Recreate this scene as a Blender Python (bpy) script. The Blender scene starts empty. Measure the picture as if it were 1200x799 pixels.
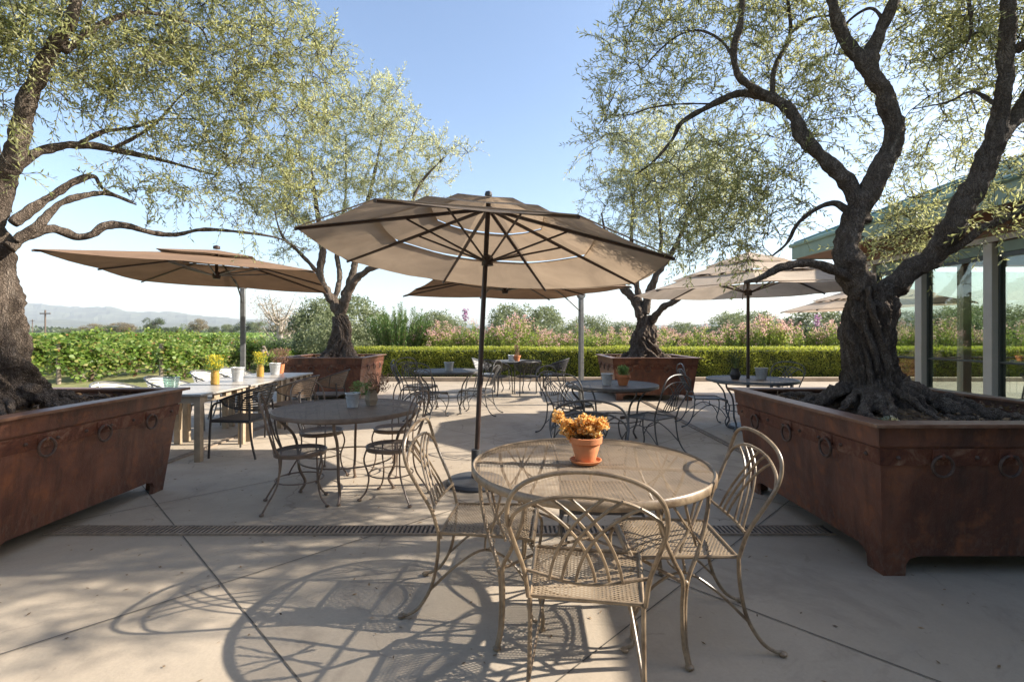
import bpy, math, random
import numpy as np
from mathutils import Vector, Matrix, noise
random.seed(7); rng = np.random.default_rng(7)
PI = math.pi
scene = bpy.context.scene
COL = scene.collection
EYE, F, HY = 1.4, 577.0, 391.0

def W(px, py, Z):
    """a point measured in the photograph at a known distance, in metres"""
    return Vector(((px-600)/F*Z, Z, EYE+(HY-py)/F*Z))

# ------------------------------------------------------------------ materials
MATS = {}
def newmat(name):
    m = bpy.data.materials.new(name); m.use_nodes = True
    nt = m.node_tree
    for n in list(nt.nodes): nt.nodes.remove(n)
    out = nt.nodes.new('ShaderNodeOutputMaterial')
    MATS[name] = m
    return m, nt, out
class G:
    def __init__(s, nt): s.nt = nt
    def n(s, t, **kw):
        nd = s.nt.nodes.new(t)
        for k, v in kw.items():
            if k in ('inputs',):
                for a, b in v.items(): nd.inputs[a].default_value = b
            else: setattr(nd, k, v)
        return nd
    def l(s, a, b): s.nt.links.new(a, b)
    def math(s, op, a, b=None, c=None, clamp=False):
        nd = s.nt.nodes.new('ShaderNodeMath'); nd.operation = op; nd.use_clamp = clamp
        for i, v in enumerate((a, b, c)):
            if v is None: continue
            if isinstance(v, (int, float)): nd.inputs[i].default_value = v
            else: s.l(v, nd.inputs[i])
        return nd.outputs[0]
    def mix(s, f, a, b):
        nd = s.nt.nodes.new('ShaderNodeMix'); nd.data_type = 'RGBA'
        for i, v in ((0, f), (6, a), (7, b)):
            if isinstance(v, (int, float)): nd.inputs[i].default_value = v
            elif isinstance(v, tuple): nd.inputs[i].default_value = (*v[:3], 1)
            else: s.l(v, nd.inputs[i])
        return nd.outputs[2]
    def noise(s, scale, detail=4, rough=.55, vec=None, dist=0):
        nd = s.n('ShaderNodeTexNoise'); nd.inputs['Scale'].default_value = scale
        nd.inputs['Detail'].default_value = detail; nd.inputs['Roughness'].default_value = rough
        nd.inputs['Distortion'].default_value = dist
        if vec is not None: s.l(vec, nd.inputs['Vector'])
        return nd.outputs['Fac']
    def ramp(s, f, stops):
        nd = s.n('ShaderNodeValToRGB'); cr = nd.color_ramp
        while len(cr.elements) < len(stops): cr.elements.new(.5)
        for e, (p, c) in zip(cr.elements, stops):
            e.position = p; e.color = (*c, 1) if isinstance(c, tuple) else (c, c, c, 1)
        s.l(f, nd.inputs[0]); return nd.outputs[0]
    def obj(s):
        if not hasattr(s, '_tc'): s._tc = s.n('ShaderNodeTexCoord')
        return s._tc.outputs['Object']
    def gen(s): 
        s.obj(); return s._tc.outputs['Generated']
    def scaled(s, v, sc):
        m = s.n('ShaderNodeMapping'); m.inputs['Scale'].default_value = sc; s.l(v, m.inputs[0]); return m.outputs[0]
    def bump(s, h, strength, dist=.01):
        b = s.n('ShaderNodeBump'); b.inputs['Strength'].default_value = strength
        b.inputs['Distance'].default_value = dist; s.l(h, b.inputs['Height']); return b.outputs[0]
    def bsdf(s, col, rough=.5, metal=0, normal=None, spec=.5):
        b = s.n('ShaderNodeBsdfPrincipled')
        if isinstance(col, tuple): b.inputs['Base Color'].default_value = (*col, 1)
        else: s.l(col, b.inputs['Base Color'])
        if isinstance(rough, (int, float)): b.inputs['Roughness'].default_value = rough
        else: s.l(rough, b.inputs['Roughness'])
        b.inputs['Metallic'].default_value = metal
        b.inputs['Specular IOR Level'].default_value = spec
        if normal is not None: s.l(normal, b.inputs['Normal'])
        return b.outputs[0]

def simple(name, col, rough=.5, metal=0, var=.25, scale=12, bump=.1, bscale=60, spec=.5, dirt=None):
    m, nt, out = newmat(name); g = G(nt)
    n1 = g.noise(scale, 5, .6, g.obj())
    dark = tuple(c*(1-var) for c in col); lite = tuple(min(1, c*(1+var)) for c in col)
    c = g.ramp(n1, [(.3, dark), (.7, lite)])
    if dirt:
        n3 = g.noise(scale*.35, 6, .7, g.obj())
        c = g.mix(g.ramp(n3, [(.5, 0.), (.68, 1.)]), c, dirt)
    nb = g.bump(g.noise(bscale, 4, .6, g.obj()), bump, .004)
    g.l(g.bsdf(c, rough, metal, nb, spec), out.inputs[0]); return m

def leafmat(name, cols, transl=.35, rough=.5, tcol=1.6):
    m, nt, out = newmat(name); g = G(nt)
    ge = g.n('ShaderNodeNewGeometry')
    stops = [(i/(len(cols)-1), c) for i, c in enumerate(cols)]
    c = g.ramp(ge.outputs['Random Per Island'], stops)
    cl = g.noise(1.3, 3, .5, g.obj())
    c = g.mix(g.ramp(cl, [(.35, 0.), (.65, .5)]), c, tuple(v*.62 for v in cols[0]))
    p = g.bsdf(c, rough, 0, None, .4)
    t = g.n('ShaderNodeBsdfTranslucent')
    tc = g.mix(.5, c, tuple(min(1, v*tcol) for v in cols[len(cols)//2])); g.l(tc, t.inputs[0])
    mx = g.n('ShaderNodeMixShader'); mx.inputs[0].default_value = transl
    g.l(p, mx.inputs[1]); g.l(t.outputs[0], mx.inputs[2]); g.l(mx.outputs[0], out.inputs[0])
    return m

def meshmat(name, col, cu, cv, wire, rough=.6):
    """expanded metal: diamond openings cut through a painted sheet"""
    m, nt, out = newmat(name); g = G(nt)
    sp = g.n('ShaderNodeSeparateXYZ'); g.l(g.obj(), sp.inputs[0])
    u = g.math('DIVIDE', sp.outputs[0], cu); v = g.math('DIVIDE', sp.outputs[1], cv)
    a = g.math('FRACT', g.math('ADD', g.math('ADD', u, v), 100)); b = g.math('FRACT', g.math('ADD', g.math('SUBTRACT', u, v), 100))
    aa = g.math('ABSOLUTE', g.math('SUBTRACT', a, .5)); bb = g.math('ABSOLUTE', g.math('SUBTRACT', b, .5))
    hole = g.math('LESS_THAN', g.math('MAXIMUM', aa, bb), .5-wire)
    n1 = g.noise(9, 5, .6, g.obj())
    c = g.ramp(n1, [(.3, tuple(x*.72 for x in col)), (.7, tuple(x*1.2 for x in col))])
    hb = g.math('MAXIMUM', aa, bb)
    p = g.bsdf(c, rough, 0, g.bump(hb, .5, .004))
    t = g.n('ShaderNodeBsdfTransparent')
    mx = g.n('ShaderNodeMixShader'); g.l(hole, mx.inputs[0]); g.l(p, mx.inputs[1]); g.l(t.outputs[0], mx.inputs[2])
    g.l(mx.outputs[0], out.inputs[0]); return m

# paint and metal
simple('beige_metal', (.25, .18, .112), .36, 0, .3, 22, .2, 120, dirt=(.11, .07, .042))
simple('bronze_metal', (.15, .105, .075), .42, 0, .25, 14, .15, 120)
simple('dark_metal', (.075, .068, .062), .42, 0, .25, 14, .15, 120)
simple('blue_metal', (.07, .078, .09), .35, 0, .2, 14, .1, 120)
simple('rib_metal', (.045, .026, .02), .4, 0, .2, 14, .1, 120)
simple('post_grey', (.17, .17, .165), .4, .3, .2, 14, .1, 120)
simple('iron_ring', (.10, .065, .05), .55, .5, .4, 30, .3, 160)
simple('galvanised', (.56, .57, .57), .4, .3, .15, 30, .15, 60)
simple('black_wicker', (.035, .03, .028), .5, 0, .2, 30, .2, 120)
simple('tan_wicker', (.16, .115, .08), .55, 0, .2, 30, .2, 120)
simple('silver_strap', (.62, .60, .56), .45, 0, .08, 30, .1, 120)
simple('tan_wood', (.34, .26, .175), .55, 0, .2, 10, .2, 60)
simple('grey_top', (.34, .31, .275), .33, 0, .15, 8, .1, 90)
simple('terracotta', (.52, .19, .075), .75, 0, .15, 14, .2, 80)
simple('amber_glass', (.42, .25, .06), .15, .1, .2, 14, .05, 40)
simple('frame_white', (.58, .52, .44), .5, 0, .06, 4, .05, 40)
simple('frame_dark', (.07, .075, .065), .4, 0, .1, 4, .05, 40)
simple('fascia_green', (.24, .31, .235), .5, 0, .12, 3, .1, 30)
simple('roof_green', (.24, .36, .29), .4, .1, .15, 2, .1, 30)
simple('roof_seam', (.12, .22, .18), .4, 0, .15, 2, .1, 30)
simple('soffit_brown', (.26, .14, .085), .6, 0, .15, 3, .1, 30)
simple('inner_floor', (.18, .14, .10), .4, 0, .15, 2, .05, 30)
simple('plaster', (.42, .38, .33), .7, 0, .08, 2, .1, 30)
simple('curb_stone', (.36, .28, .20), .8, 0, .2, 6, .3, 40)
simple('vine_wood', (.13, .085, .055), .85, 0, .35, 18, .6, 60)
simple('stake_wood', (.24, .19, .14), .8, 0, .25, 18, .3, 60)
simple('pole_wood', (.12, .08, .06), .8, 0, .25, 8, .3, 60)
simple('pale_bark', (.42, .36, .30), .8, 0, .25, 8, .3, 60)
simple('dark_stone', (.06, .055, .05), .8, 0, .3, 14, .4, 60)
simple('hill', (.075, .08, .045), .95, 0, .55, .006, 0, 1)
simple('black_base', (.05, .05, .052), .5, 0, .2, 10, .2, 60)
simple('joint', (.10, .085, .068), .9, 0, .3, 30, .1, 60)
simple('house_white', (.7, .68, .64), .8, 0, .05, 1, 0, 10)

meshmat('mesh_top_beige', (.24, .17, .105), .032, .015, .19)
meshmat('mesh_seat_beige', (.26, .19, .12), .030, .016, .23)
meshmat('mesh_bronze', (.17, .125, .092), .018, .009, .36)
meshmat('mesh_seat_bronze', (.12, .09, .07), .022, .012, .22)
meshmat('mesh_dark', (.12, .118, .115), .018, .009, .36)
meshmat('mesh_seat_dark', (.07, .065, .06), .022, .012, .24)
meshmat('mesh_blue', (.11, .12, .14), .018, .009, .32)

def fabric(name, col, tr=.3):
    m, nt, out = newmat(name); g = G(nt)
    c = g.ramp(g.noise(2.2, 7, .65, g.obj(), .5), [(.3, tuple(x*.78 for x in col)), (.7, tuple(x*1.12 for x in col))])
    wv = g.noise(400, 2, .5, g.obj())
    wr = g.noise(3, 3, .5, g.scaled(g.obj(), (1, 1, 4)))
    p = g.bsdf(c, .85, 0, g.bump(g.math('ADD', wv, g.math('MULTIPLY', wr, 6)), .25, .006), .2)
    t = g.n('ShaderNodeBsdfTranslucent'); g.l(c, t.inputs[0])
    mx = g.n('ShaderNodeMixShader'); mx.inputs[0].default_value = tr
    g.l(p, mx.inputs[1]); g.l(t.outputs[0], mx.inputs[2]); g.l(mx.outputs[0], out.inputs[0])
fabric('canvas_taupe', (.40, .30, .21), .36)
fabric('canvas_brown', (.225, .14, .085), .10)
fabric('canvas_cream', (.62, .50, .385), .34)

def concrete():
    m, nt, out = newmat('concrete'); g = G(nt)
    v = g.obj()
    big = g.noise(.55, 6, .6, v, .6); mid = g.noise(3.2, 6, .65, v, .3); fine = g.noise(60, 5, .7, v); stain = g.noise(1.1, 8, .72, v, 1.2)
    c = g.ramp(big, [(.3, (.32, .258, .19)), (.5, (.415, .34, .255)), (.7, (.48, .402, .31))])
    c = g.mix(g.ramp(mid, [(.42, 0.), (.75, .55)]), c, (.33, .28, .215))
    c = g.mix(g.ramp(stain, [(.54, 0.), (.63, .45)]), c, (.22, .18, .14))
    c = g.mix(g.ramp(fine, [(.35, .22), (.62, 0.)]), c, (.25, .21, .17))
    sp = g.noise(190, 2, .5, v)
    c = g.mix(g.ramp(sp, [(.70, 0.), (.76, .5)]), c, (.14, .11, .09))
    dv = g.n('ShaderNodeVectorMath'); dv.operation = 'SCALE'; dv.inputs['Scale'].default_value = .55; dn = g.n('ShaderNodeTexNoise'); dn.inputs['Scale'].default_value = 1.7; dn.inputs['Detail'].default_value = 8; g.l(v, dn.inputs['Vector']); g.l(dn.outputs['Color'], dv.inputs[0])
    av = g.n('ShaderNodeVectorMath'); av.operation = 'ADD'; g.l(v, av.inputs[0]); g.l(dv.outputs[0], av.inputs[1])
    cr = g.n('ShaderNodeTexVoronoi'); cr.feature = 'DISTANCE_TO_EDGE'; cr.inputs['Scale'].default_value = .42; g.l(av.outputs[0], cr.inputs['Vector'])
    c = g.mix(g.math('MULTIPLY', g.ramp(cr.outputs['Distance'], [(0., .6), (.0022, 0.)]), g.ramp(big, [(.45, 0.), (.55, 1.)])), c, (.13, .10, .075))
    sp2 = g.noise(5.5, 3, .5, v, 2.0); c = g.mix(g.ramp(sp2, [(.68, 0.), (.72, .28)]), c, (.17, .135, .10))
    nb = g.bump(g.math('ADD', g.math('MULTIPLY', fine, .5), g.math('MULTIPLY', mid, 2.0)), .35, .006)
    g.l(g.bsdf(c, g.ramp(mid, [(.3, .55), (.7, .8)]), 0, nb, .35), out.inputs[0])
concrete()

def rust():
    m, nt, out = newmat('rust_steel'); g = G(nt)
    v = g.obj()
    a = g.noise(2.0, 7, .65, v, .8); b = g.noise(9, 7, .7, v, .4); f = g.noise(120, 4, .7, v)
    dr = g.noise(7, 5, .6, g.scaled(v, (1, 1, .12)), .2)
    c = g.ramp(a, [(.3, (.07, .026, .017)), (.5, (.125, .047, .028)), (.72, (.21, .085, .05))])
    c = g.mix(g.ramp(b, [(.50, 0.), (.66, .75)]), c, (.26, .095, .04))
    c = g.mix(g.ramp(dr, [(.5, 0.), (.64, .7)]), c, (.05, .024, .018))
    spl = g.noise(26, 6, .8, g.scaled(v, (1, 1, .5)), .6); sz = g.n('ShaderNodeSeparateXYZ'); g.l(v, sz.inputs[0])
    c = g.mix(g.math('MULTIPLY', g.ramp(spl, [(.5, 0.), (.6, .55)]), g.ramp(sz.outputs[2], [(.0, 1.), (.35, .15)])), c, (.20, .15, .11))
    scr = g.noise(55, 6, .8, g.scaled(v, (.25, .25, 1)), 1.0); c = g.mix(g.ramp(scr, [(.62, 0.), (.7, .4)]), c, (.30, .13, .07))
    pale = g.noise(4.5, 8, .75, v, .5)
    c = g.mix(g.ramp(pale, [(.66, 0.), (.72, .45)]), c, (.36, .29, .22))
    nb = g.bump(g.math('ADD', f, g.math('MULTIPLY', b, 2)), .45, .005)
    g.l(g.bsdf(c, g.ramp(b, [(.3, .30), (.7, .55)]), .2, nb, .5), out.inputs[0])
    m, nt, out = newmat('rust_band'); g = G(nt); v = g.obj()
    a = g.noise(7, 8, .75, v, .8); b = g.noise(40, 5, .7, v)
    c = g.ramp(a, [(.35, (.06, .02, .012)), (.52, (.13, .042, .02)), (.64, (.22, .12, .075)), (.76, (.38, .30, .22))])
    nb = g.bump(g.math('ADD', b, a), .7, .008)
    g.l(g.bsdf(c, .6, .1, nb, .4), out.inputs[0])
    m, nt, out = newmat('rust_rim'); g = G(nt); v = g.obj()
    a = g.noise(5, 7, .7, v, .5)
    c = g.ramp(a, [(.35, (.13, .055, .03)), (.6, (.22, .12, .075)), (.75, (.30, .22, .16))])
    g.l(g.bsdf(c, .42, .35, g.bump(a, .4, .004)), out.inputs[0])
rust()

def bark(name, c1, c2, c3):
    m, nt, out = newmat(name); g = G(nt); v = g.obj()
    sv = g.scaled(v, (1, 1, .3))
    a = g.noise(16, 8, .72, sv, .7); b = g.noise(60, 5, .7, sv, .3); big = g.noise(2.4, 4, .6, v)
    vo = g.n('ShaderNodeTexVoronoi'); vo.feature = 'DISTANCE_TO_EDGE'; vo.inputs['Scale'].default_value = 60; wv_ = g.n('ShaderNodeVectorMath'); wv_.operation = 'ADD'; nz_ = g.n('ShaderNodeTexNoise'); nz_.inputs['Scale'].default_value = 14; nz_.inputs['Detail'].default_value = 4; g.l(v, nz_.inputs['Vector']); sc_ = g.n('ShaderNodeVectorMath'); sc_.operation = 'SCALE'; sc_.inputs['Scale'].default_value = .11; g.l(nz_.outputs['Color'], sc_.inputs[0]); g.l(sv, wv_.inputs[0]); g.l(sc_.outputs[0], wv_.inputs[1]); g.l(wv_.outputs[0], vo.inputs['Vector'])
    c = g.ramp(a, [(.32, c1), (.52, c2), (.72, c3)])
    c = g.mix(g.ramp(big, [(.45, 0.), (.62, .5)]), c, tuple(x*1.35 for x in c2))
    c = g.mix(g.ramp(vo.outputs['Distance'], [(0., .7), (.14, 0.)]), c, tuple(x*.5 for x in c1))
    h = g.math('ADD', g.math('ADD', g.math('MULTIPLY', a, 2.4), b), g.math('MULTIPLY', g.math('MINIMUM', vo.outputs['Distance'], .25), 2.2))
    g.l(g.bsdf(c, .9, 0, g.bump(h, 1.0, .02), .2), out.inputs[0])
bark('olive_bark', (.07, .05, .037), (.19, .145, .11), (.38, .31, .245))
bark('twig_bark', (.07, .055, .04), (.15, .125, .09), (.22, .19, .14))

def soil():
    m, nt, out = newmat('soil'); g = G(nt); v = g.obj()
    a = g.noise(14, 8, .75, v, .6); b = g.noise(3, 3, .5, v)
    c = g.ramp(a, [(.3, (.05, .035, .025)), (.5, (.14, .10, .07)), (.7, (.27, .20, .13))])
    g.l(g.bsdf(c, .95, 0, g.bump(a, 1, .03), .1), out.inputs[0])
    m, nt, out = newmat('earth'); g = G(nt); v = g.obj()
    a = g.noise(.9, 8, .7, v, .4); b = g.noise(.02, 4, .6, v)
    c = g.ramp(a, [(.3, (.11, .13, .045)), (.5, (.20, .19, .085)), (.7, (.33, .27, .15))])
    c = g.mix(g.ramp(b, [(.4, 0.), (.6, .6)]), c, (.12, .17, .045))
    g.l(g.bsdf(c, .95, 0, g.bump(a, .6, .05), .1), out.inputs[0])
soil()

def glassmat():
    m, nt, out = newmat('window_glass'); g = G(nt)
    lw = g.n('ShaderNodeLayerWeight'); lw.inputs[0].default_value = .5
    gl = g.n('ShaderNodeBsdfGlossy'); gl.inputs['Roughness'].default_value = .0; gl.inputs[0].default_value = (.95, 1, .97, 1)
    t = g.n('ShaderNodeBsdfTransparent'); t.inputs[0].default_value = (.86, .90, .87, 1)
    mx = g.n('ShaderNodeMixShader'); g.l(g.math('ADD', g.math('MULTIPLY', g.math('POWER', lw.outputs['Facing'], 4.0), .85), .09, clamp=True), mx.inputs[0])
    g.l(t.outputs[0], mx.inputs[1]); g.l(gl.outputs[0], mx.inputs[2]); g.l(mx.outputs[0], out.inputs[0])
    m, nt, out = newmat('clear_glass'); g = G(nt)
    lw = g.n('ShaderNodeLayerWeight'); lw.inputs[0].default_value = .5
    gl = g.n('ShaderNodeBsdfGlossy'); gl.inputs['Roughness'].default_value = .05
    t = g.n('ShaderNodeBsdfTransparent'); t.inputs[0].default_value = (.72, .84, .80, 1)
    mx = g.n('ShaderNodeMixShader'); g.l(g.math('ADD', g.math('MULTIPLY', lw.outputs['Facing'], .4), .12), mx.inputs[0])
    g.l(t.outputs[0], mx.inputs[1]); g.l(gl.outputs[0], mx.inputs[2]); g.l(mx.outputs[0], out.inputs[0])
glassmat()

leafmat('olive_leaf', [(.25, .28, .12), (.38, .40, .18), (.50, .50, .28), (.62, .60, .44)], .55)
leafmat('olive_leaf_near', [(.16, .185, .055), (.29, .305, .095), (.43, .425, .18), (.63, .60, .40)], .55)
leafmat('hedge_leaf', [(.13, .17, .03), (.24, .28, .04), (.38, .40, .055), (.50, .48, .08)], .45)
leafmat('shrub_leaf', [(.09, .16, .025), (.18, .27, .04), (.29, .36, .06), (.38, .32, .12)], .45)
leafmat('oleander_leaf', [(.05, .11, .02), (.10, .18, .035), (.18, .26, .06)], .35)
leafmat('pink_petal', [(.72, .34, .36), (.80, .48, .44), (.74, .52, .40), (.76, .38, .50)], .45, .6, 1.1)
leafmat('purple_petal', [(.40, .18, .34), (.50, .26, .42), (.56, .36, .5)], .35, .6, 1.1)
leafmat('vine_leaf', [(.07, .13, .02), (.13, .21, .03), (.20, .30, .05), (.28, .35, .08), (.38, .33, .09)], .45)
leafmat('vine_red', [(.20, .07, .035), (.30, .13, .05), (.33, .24, .06)], .4)
leafmat('field_leaf', [(.13, .20, .045), (.18, .28, .06), (.25, .35, .08)], .35)
leafmat('tree_leaf', [(.05, .075, .025), (.085, .11, .04), (.13, .155, .06)], .3)
leafmat('pale_leaf', [(.14, .17, .08), (.20, .23, .11), (.28, .29, .16)], .35)
leafmat('brown_leaf', [(.16, .12, .06), (.24, .19, .10), (.30, .25, .15)], .3)
leafmat('yellow_petal', [(.75, .58, .04), (.80, .68, .08), (.60, .62, .06)], .4, .6, 1.1)
leafmat('succulent', [(.85, .30, .05), (.90, .50, .10), (.90, .66, .26), (.88, .78, .5)], .45, .5, 1.1)
leafmat('herb_leaf', [(.12, .22, .05), (.20, .30, .09), (.30, .40, .16)], .4)
leafmat('dry_flower', [(.22, .10, .06), (.30, .17, .11), (.16, .12, .10)], .3)
leafmat('litter', [(.10, .06, .03), (.18, .11, .05), (.30, .18, .08)], .1)

# ------------------------------------------------------------------ mesh helpers
def catmull(pts, n=6, closed=False):
    pts = [Vector(p) for p in pts]
    if len(pts) < 3: return pts
    out = []; m = len(pts)
    rngi = range(m) if closed else range(m-1)
    for i in rngi:
        if closed: p0, p1, p2, p3 = pts[(i-1) % m], pts[i], pts[(i+1) % m], pts[(i+2) % m]
        else:
            p1, p2 = pts[i], pts[i+1]
            p0 = pts[i-1] if i > 0 else p1*2-p2
            p3 = pts[i+2] if i+2 < m else p2*2-p1
        for k in range(n):
            t = k/n
            out.append(.5*((2*p1)+(-p0+p2)*t+(2*p0-5*p1+4*p2-p3)*t*t+(-p0+3*p1-3*p2+p3)*t**3))
    if not closed: out.append(pts[-1])
    return out

class MB:
    def __init__(s): s.v = []; s.f = []
    def add(s, vs, fs):
        o = len(s.v); s.v += [tuple(v) for v in vs]; s.f += [tuple(i+o for i in f) for f in fs]; return s
    def box(s, x0, x1, y0, y1, z0, z1, rot=None, at=None):
        vs = [Vector((x, y, z)) for z in (z0, z1) for y in (y0, y1) for x in (x0, x1)]
        if rot: vs = [rot @ v for v in vs]
        if at: vs = [v+Vector(at) for v in vs]
        return s.add(vs, [(0, 2, 3, 1), (4, 5, 7, 6), (0, 1, 5, 4), (2, 6, 7, 3), (0, 4, 6, 2), (1, 3, 7, 5)])
    def tube(s, pts, r, seg=8, n=6, closed=False, smooth=True, cap=True, flat=1.0, gn=0, gs=6):
        P = catmull(pts, n, closed) if smooth else [Vector(p) for p in pts]
        k = len(P)
        if isinstance(r, (list, tuple)):
            R = []
            m = len(r)-1
            for i in range(k):
                t = i/(k-1)*m; a = min(int(t), m-1); R.append(r[a]+(r[a+1]-r[a])*(t-a))
        else: R = [r]*k
        vs = []; prev = None
        for i in range(k):
            if closed: T = P[(i+1) % k]-P[(i-1) % k]
            else: T = P[min(i+1, k-1)]-P[max(i-1, 0)]
            if T.length < 1e-9: T = Vector((0, 0, 1))
            T.normalize()
            if prev is None:
                a = Vector((0, 0, 1)) if abs(T.z) < .9 else Vector((1, 0, 0))
                N = (a - T*a.dot(T)).normalized()
            else:
                N = prev - T*prev.dot(T)
                N = N.normalized() if N.length > 1e-6 else Vector((1, 0, 0))
            prev = N; B = T.cross(N)
            for j in range(seg):
                an = 2*PI*j/seg
                rr = R[i]
                if gn: 
                    q = P[i]+(N*math.cos(an)+B*math.sin(an))*rr
                    rr *= 1+gn*noise.noise(q*gs)+gn*.5*noise.noise(q*gs*3)
                vs.append(P[i]+N*(math.cos(an)*rr)+B*(math.sin(an)*rr*flat))
        fs = []
        lim = k if closed else k-1
        for i in range(lim):
            for j in range(seg):
                a = i*seg+j; b = i*seg+(j+1) % seg; c = ((i+1) % k)*seg+(j+1) % seg; d = ((i+1) % k)*seg+j
                fs.append((a, b, c, d))
        if cap and not closed:
            fs.append(tuple(reversed(range(seg)))); fs.append(tuple((k-1)*seg+j for j in range(seg)))
        return s.add(vs, fs)
    def lathe(s, prof, seg=24, at=(0, 0, 0), cap=True):
        vs = []; at = Vector(at)
        for r, z in prof:
            for j in range(seg):
                a = 2*PI*j/seg; vs.append(at+Vector((r*math.cos(a), r*math.sin(a), z)))
        fs = []
        for i in range(len(prof)-1):
            for j in range(seg):
                fs.append((i*seg+j, i*seg+(j+1) % seg, (i+1)*seg+(j+1) % seg, (i+1)*seg+j))
        if cap:
            if prof[0][0] > 1e-4: fs.append(tuple(reversed(range(seg))))
            if prof[-1][0] > 1e-4: fs.append(tuple((len(prof)-1)*seg+j for j in range(seg)))
        return s.add(vs, fs)
    def torus(s, c, R, r, axis='z', seg=28, ts=8):
        pts = []
        for i in range(seg):
            a = 2*PI*i/seg
            d = {'z': (math.cos(a), math.sin(a), 0), 'x': (0, math.cos(a), math.sin(a)), 'y': (math.cos(a), 0, math.sin(a))}[axis]
            pts.append(Vector(c)+Vector(d)*R)
        return s.tube(pts, r, ts, 1, closed=True, smooth=False)
    def ball(s, c, r, sz=1.0, seg=10, rings=6):
        prof = [(max(1e-5, r*math.sin(PI*i/rings)), -r*sz*math.cos(PI*i/rings)) for i in range(rings+1)]
        return s.lathe(prof, seg, c, cap=False)
    def build(s, name, mat, parent=None, smooth=True, sharp=35, bevel=0):
        me = bpy.data.meshes.new(name); me.from_pydata(s.v, [], s.f); me.update()
        me.materials.append(MATS[mat])
        if smooth:
            me.polygons.foreach_set('use_smooth', [True]*len(me.polygons))
            try: me.set_sharp_from_angle(angle=math.radians(sharp))
            except Exception: pass
        o = bpy.data.objects.new(name, me); COL.objects.link(o)
        if parent: o.parent = parent
        if bevel:
            b = o.modifiers.new('bevel', 'BEVEL'); b.width = bevel; b.segments = 2; b.limit_method = 'ANGLE'
        return o

def tag(o, label=None, cat=None, group=None, kind=None):
    if label: o['label'] = label
    if cat: o['category'] = cat
    if group: o['group'] = group
    if kind: o['kind'] = kind
    return o
def thing(name, label, cat, loc=(0, 0, 0), rz=0, group=None):
    o = bpy.data.objects.new(name, None); COL.objects.link(o); o.empty_display_size = .2
    o.location = loc; o.rotation_euler = (0, 0, rz)
    return tag(o, label, cat, group)
def copy_tree(o, parent=None):
    c = o.copy(); COL.objects.link(c); c.parent = parent
    for ch in [x for x in COL.objects if x.parent == o]: copy_tree(ch, c)
    return c
class Proto:
    """first placement uses the built thing, later ones copy it with its parts"""
    def __init__(s, root): s.root = root; s.used = False; s.kids = None
    def put(s, loc, rz, label, group=None, scale=None, cat=None, rx=None):
        o = s.root if not s.used else copy_tree(s.root)
        s.used = True
        o.location = loc; o.rotation_euler = (0, 0, rz)
        if scale is not None: o.scale = scale if isinstance(scale, (tuple, list)) else (scale,)*3
        tag(o, label, cat, group); return o
def face(dx, dy): return math.atan2(-dx, dy)

def npmesh(name, mat, V, nper, parent=None):
    """V: (n, nper, 3) array of polygons"""
    n = V.shape[0]
    me = bpy.data.meshes.new(name)
    me.vertices.add(n*nper); me.vertices.foreach_set('co', V.reshape(-1).astype(np.float32))
    me.loops.add(n*nper); me.loops.foreach_set('vertex_index', np.arange(n*nper, dtype=np.int32))
    me.polygons.add(n); me.polygons.foreach_set('loop_start', np.arange(0, n*nper, nper, dtype=np.int32))
    me.polygons.foreach_set('loop_total', np.full(n, nper, dtype=np.int32))
    me.update(calc_edges=True); me.materials.append(MATS[mat])
    o = bpy.data.objects.new(name, me); COL.objects.link(o)
    if parent: o.parent = parent
    return o
def norm(a): return a/np.maximum(1e-9, np.linalg.norm(a, axis=-1, keepdims=True))
def leaves(name, mat, P, D, L, Wd, parent=None, N=None, shape=4):
    """P base points, D directions; blades L long and Wd wide"""
    P = np.asarray(P, float); D = norm(np.asarray(D, float)); n = len(P)
    if N is None: N = norm(rng.normal(size=(n, 3))+np.array([0, 0, .6]))
    S = norm(np.cross(D, N)); L = np.broadcast_to(L, (n,))[:, None]; Wd = np.broadcast_to(Wd, (n,))[:, None]
    Nn = norm(np.cross(S, D))
    if shape == 4:
        V = np.stack([P, P+D*L*.5+S*Wd*.5, P+D*L, P+D*L*.5-S*Wd*.5], 1)
    else:
        V = np.stack([P, P+D*L*.28+S*Wd*.5+Nn*Wd*.12, P+D*L*.75+S*Wd*.42+Nn*Wd*.1, P+D*L-Nn*Wd*.1, P+D*L*.75-S*Wd*.42+Nn*Wd*.1, P+D*L*.28-S*Wd*.5+Nn*Wd*.12], 1)
    return npmesh(name, mat, V, V.shape[1], parent)
def rdir(n): return norm(rng.normal(size=(n, 3)))

# ------------------------------------------------------------------ camera, light, sky
cam = bpy.data.cameras.new('camera'); co = bpy.data.objects.new('camera', cam); COL.objects.link(co)
co.location = (0, 0, EYE); co.rotation_euler = (PI/2, 0, 0)
cam.sensor_width = 36; cam.lens = F/1200*36; cam.shift_y = -(399.5-HY)/1200; cam.clip_end = 30000; cam.clip_start = .05
scene.camera = co
S = Vector((1.55, .09, 1.0)).normalized()
sun = bpy.data.lights.new('sun', 'SUN'); so = bpy.data.objects.new('sun', sun); COL.objects.link(so)
sun.energy = 5.0; sun.angle = math.radians(.55); sun.color = (1, .93, .82)
so.rotation_euler = S.to_track_quat('Z', 'Y').to_euler()
w = bpy.data.worlds.new('World'); scene.world = w; w.use_nodes = True
wn = w.node_tree; bg = wn.nodes['Background']; sky = wn.nodes.new('ShaderNodeTexSky')
sky.sky_type = 'NISHITA'; sky.sun_disc = False; sky.sun_elevation = math.asin(S.z); sky.sun_rotation = math.atan2(S.x, S.y)
sky.altitude = 50; sky.air_density = 1.0; sky.dust_density = 1.6; sky.ozone_density = 1.6
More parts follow.
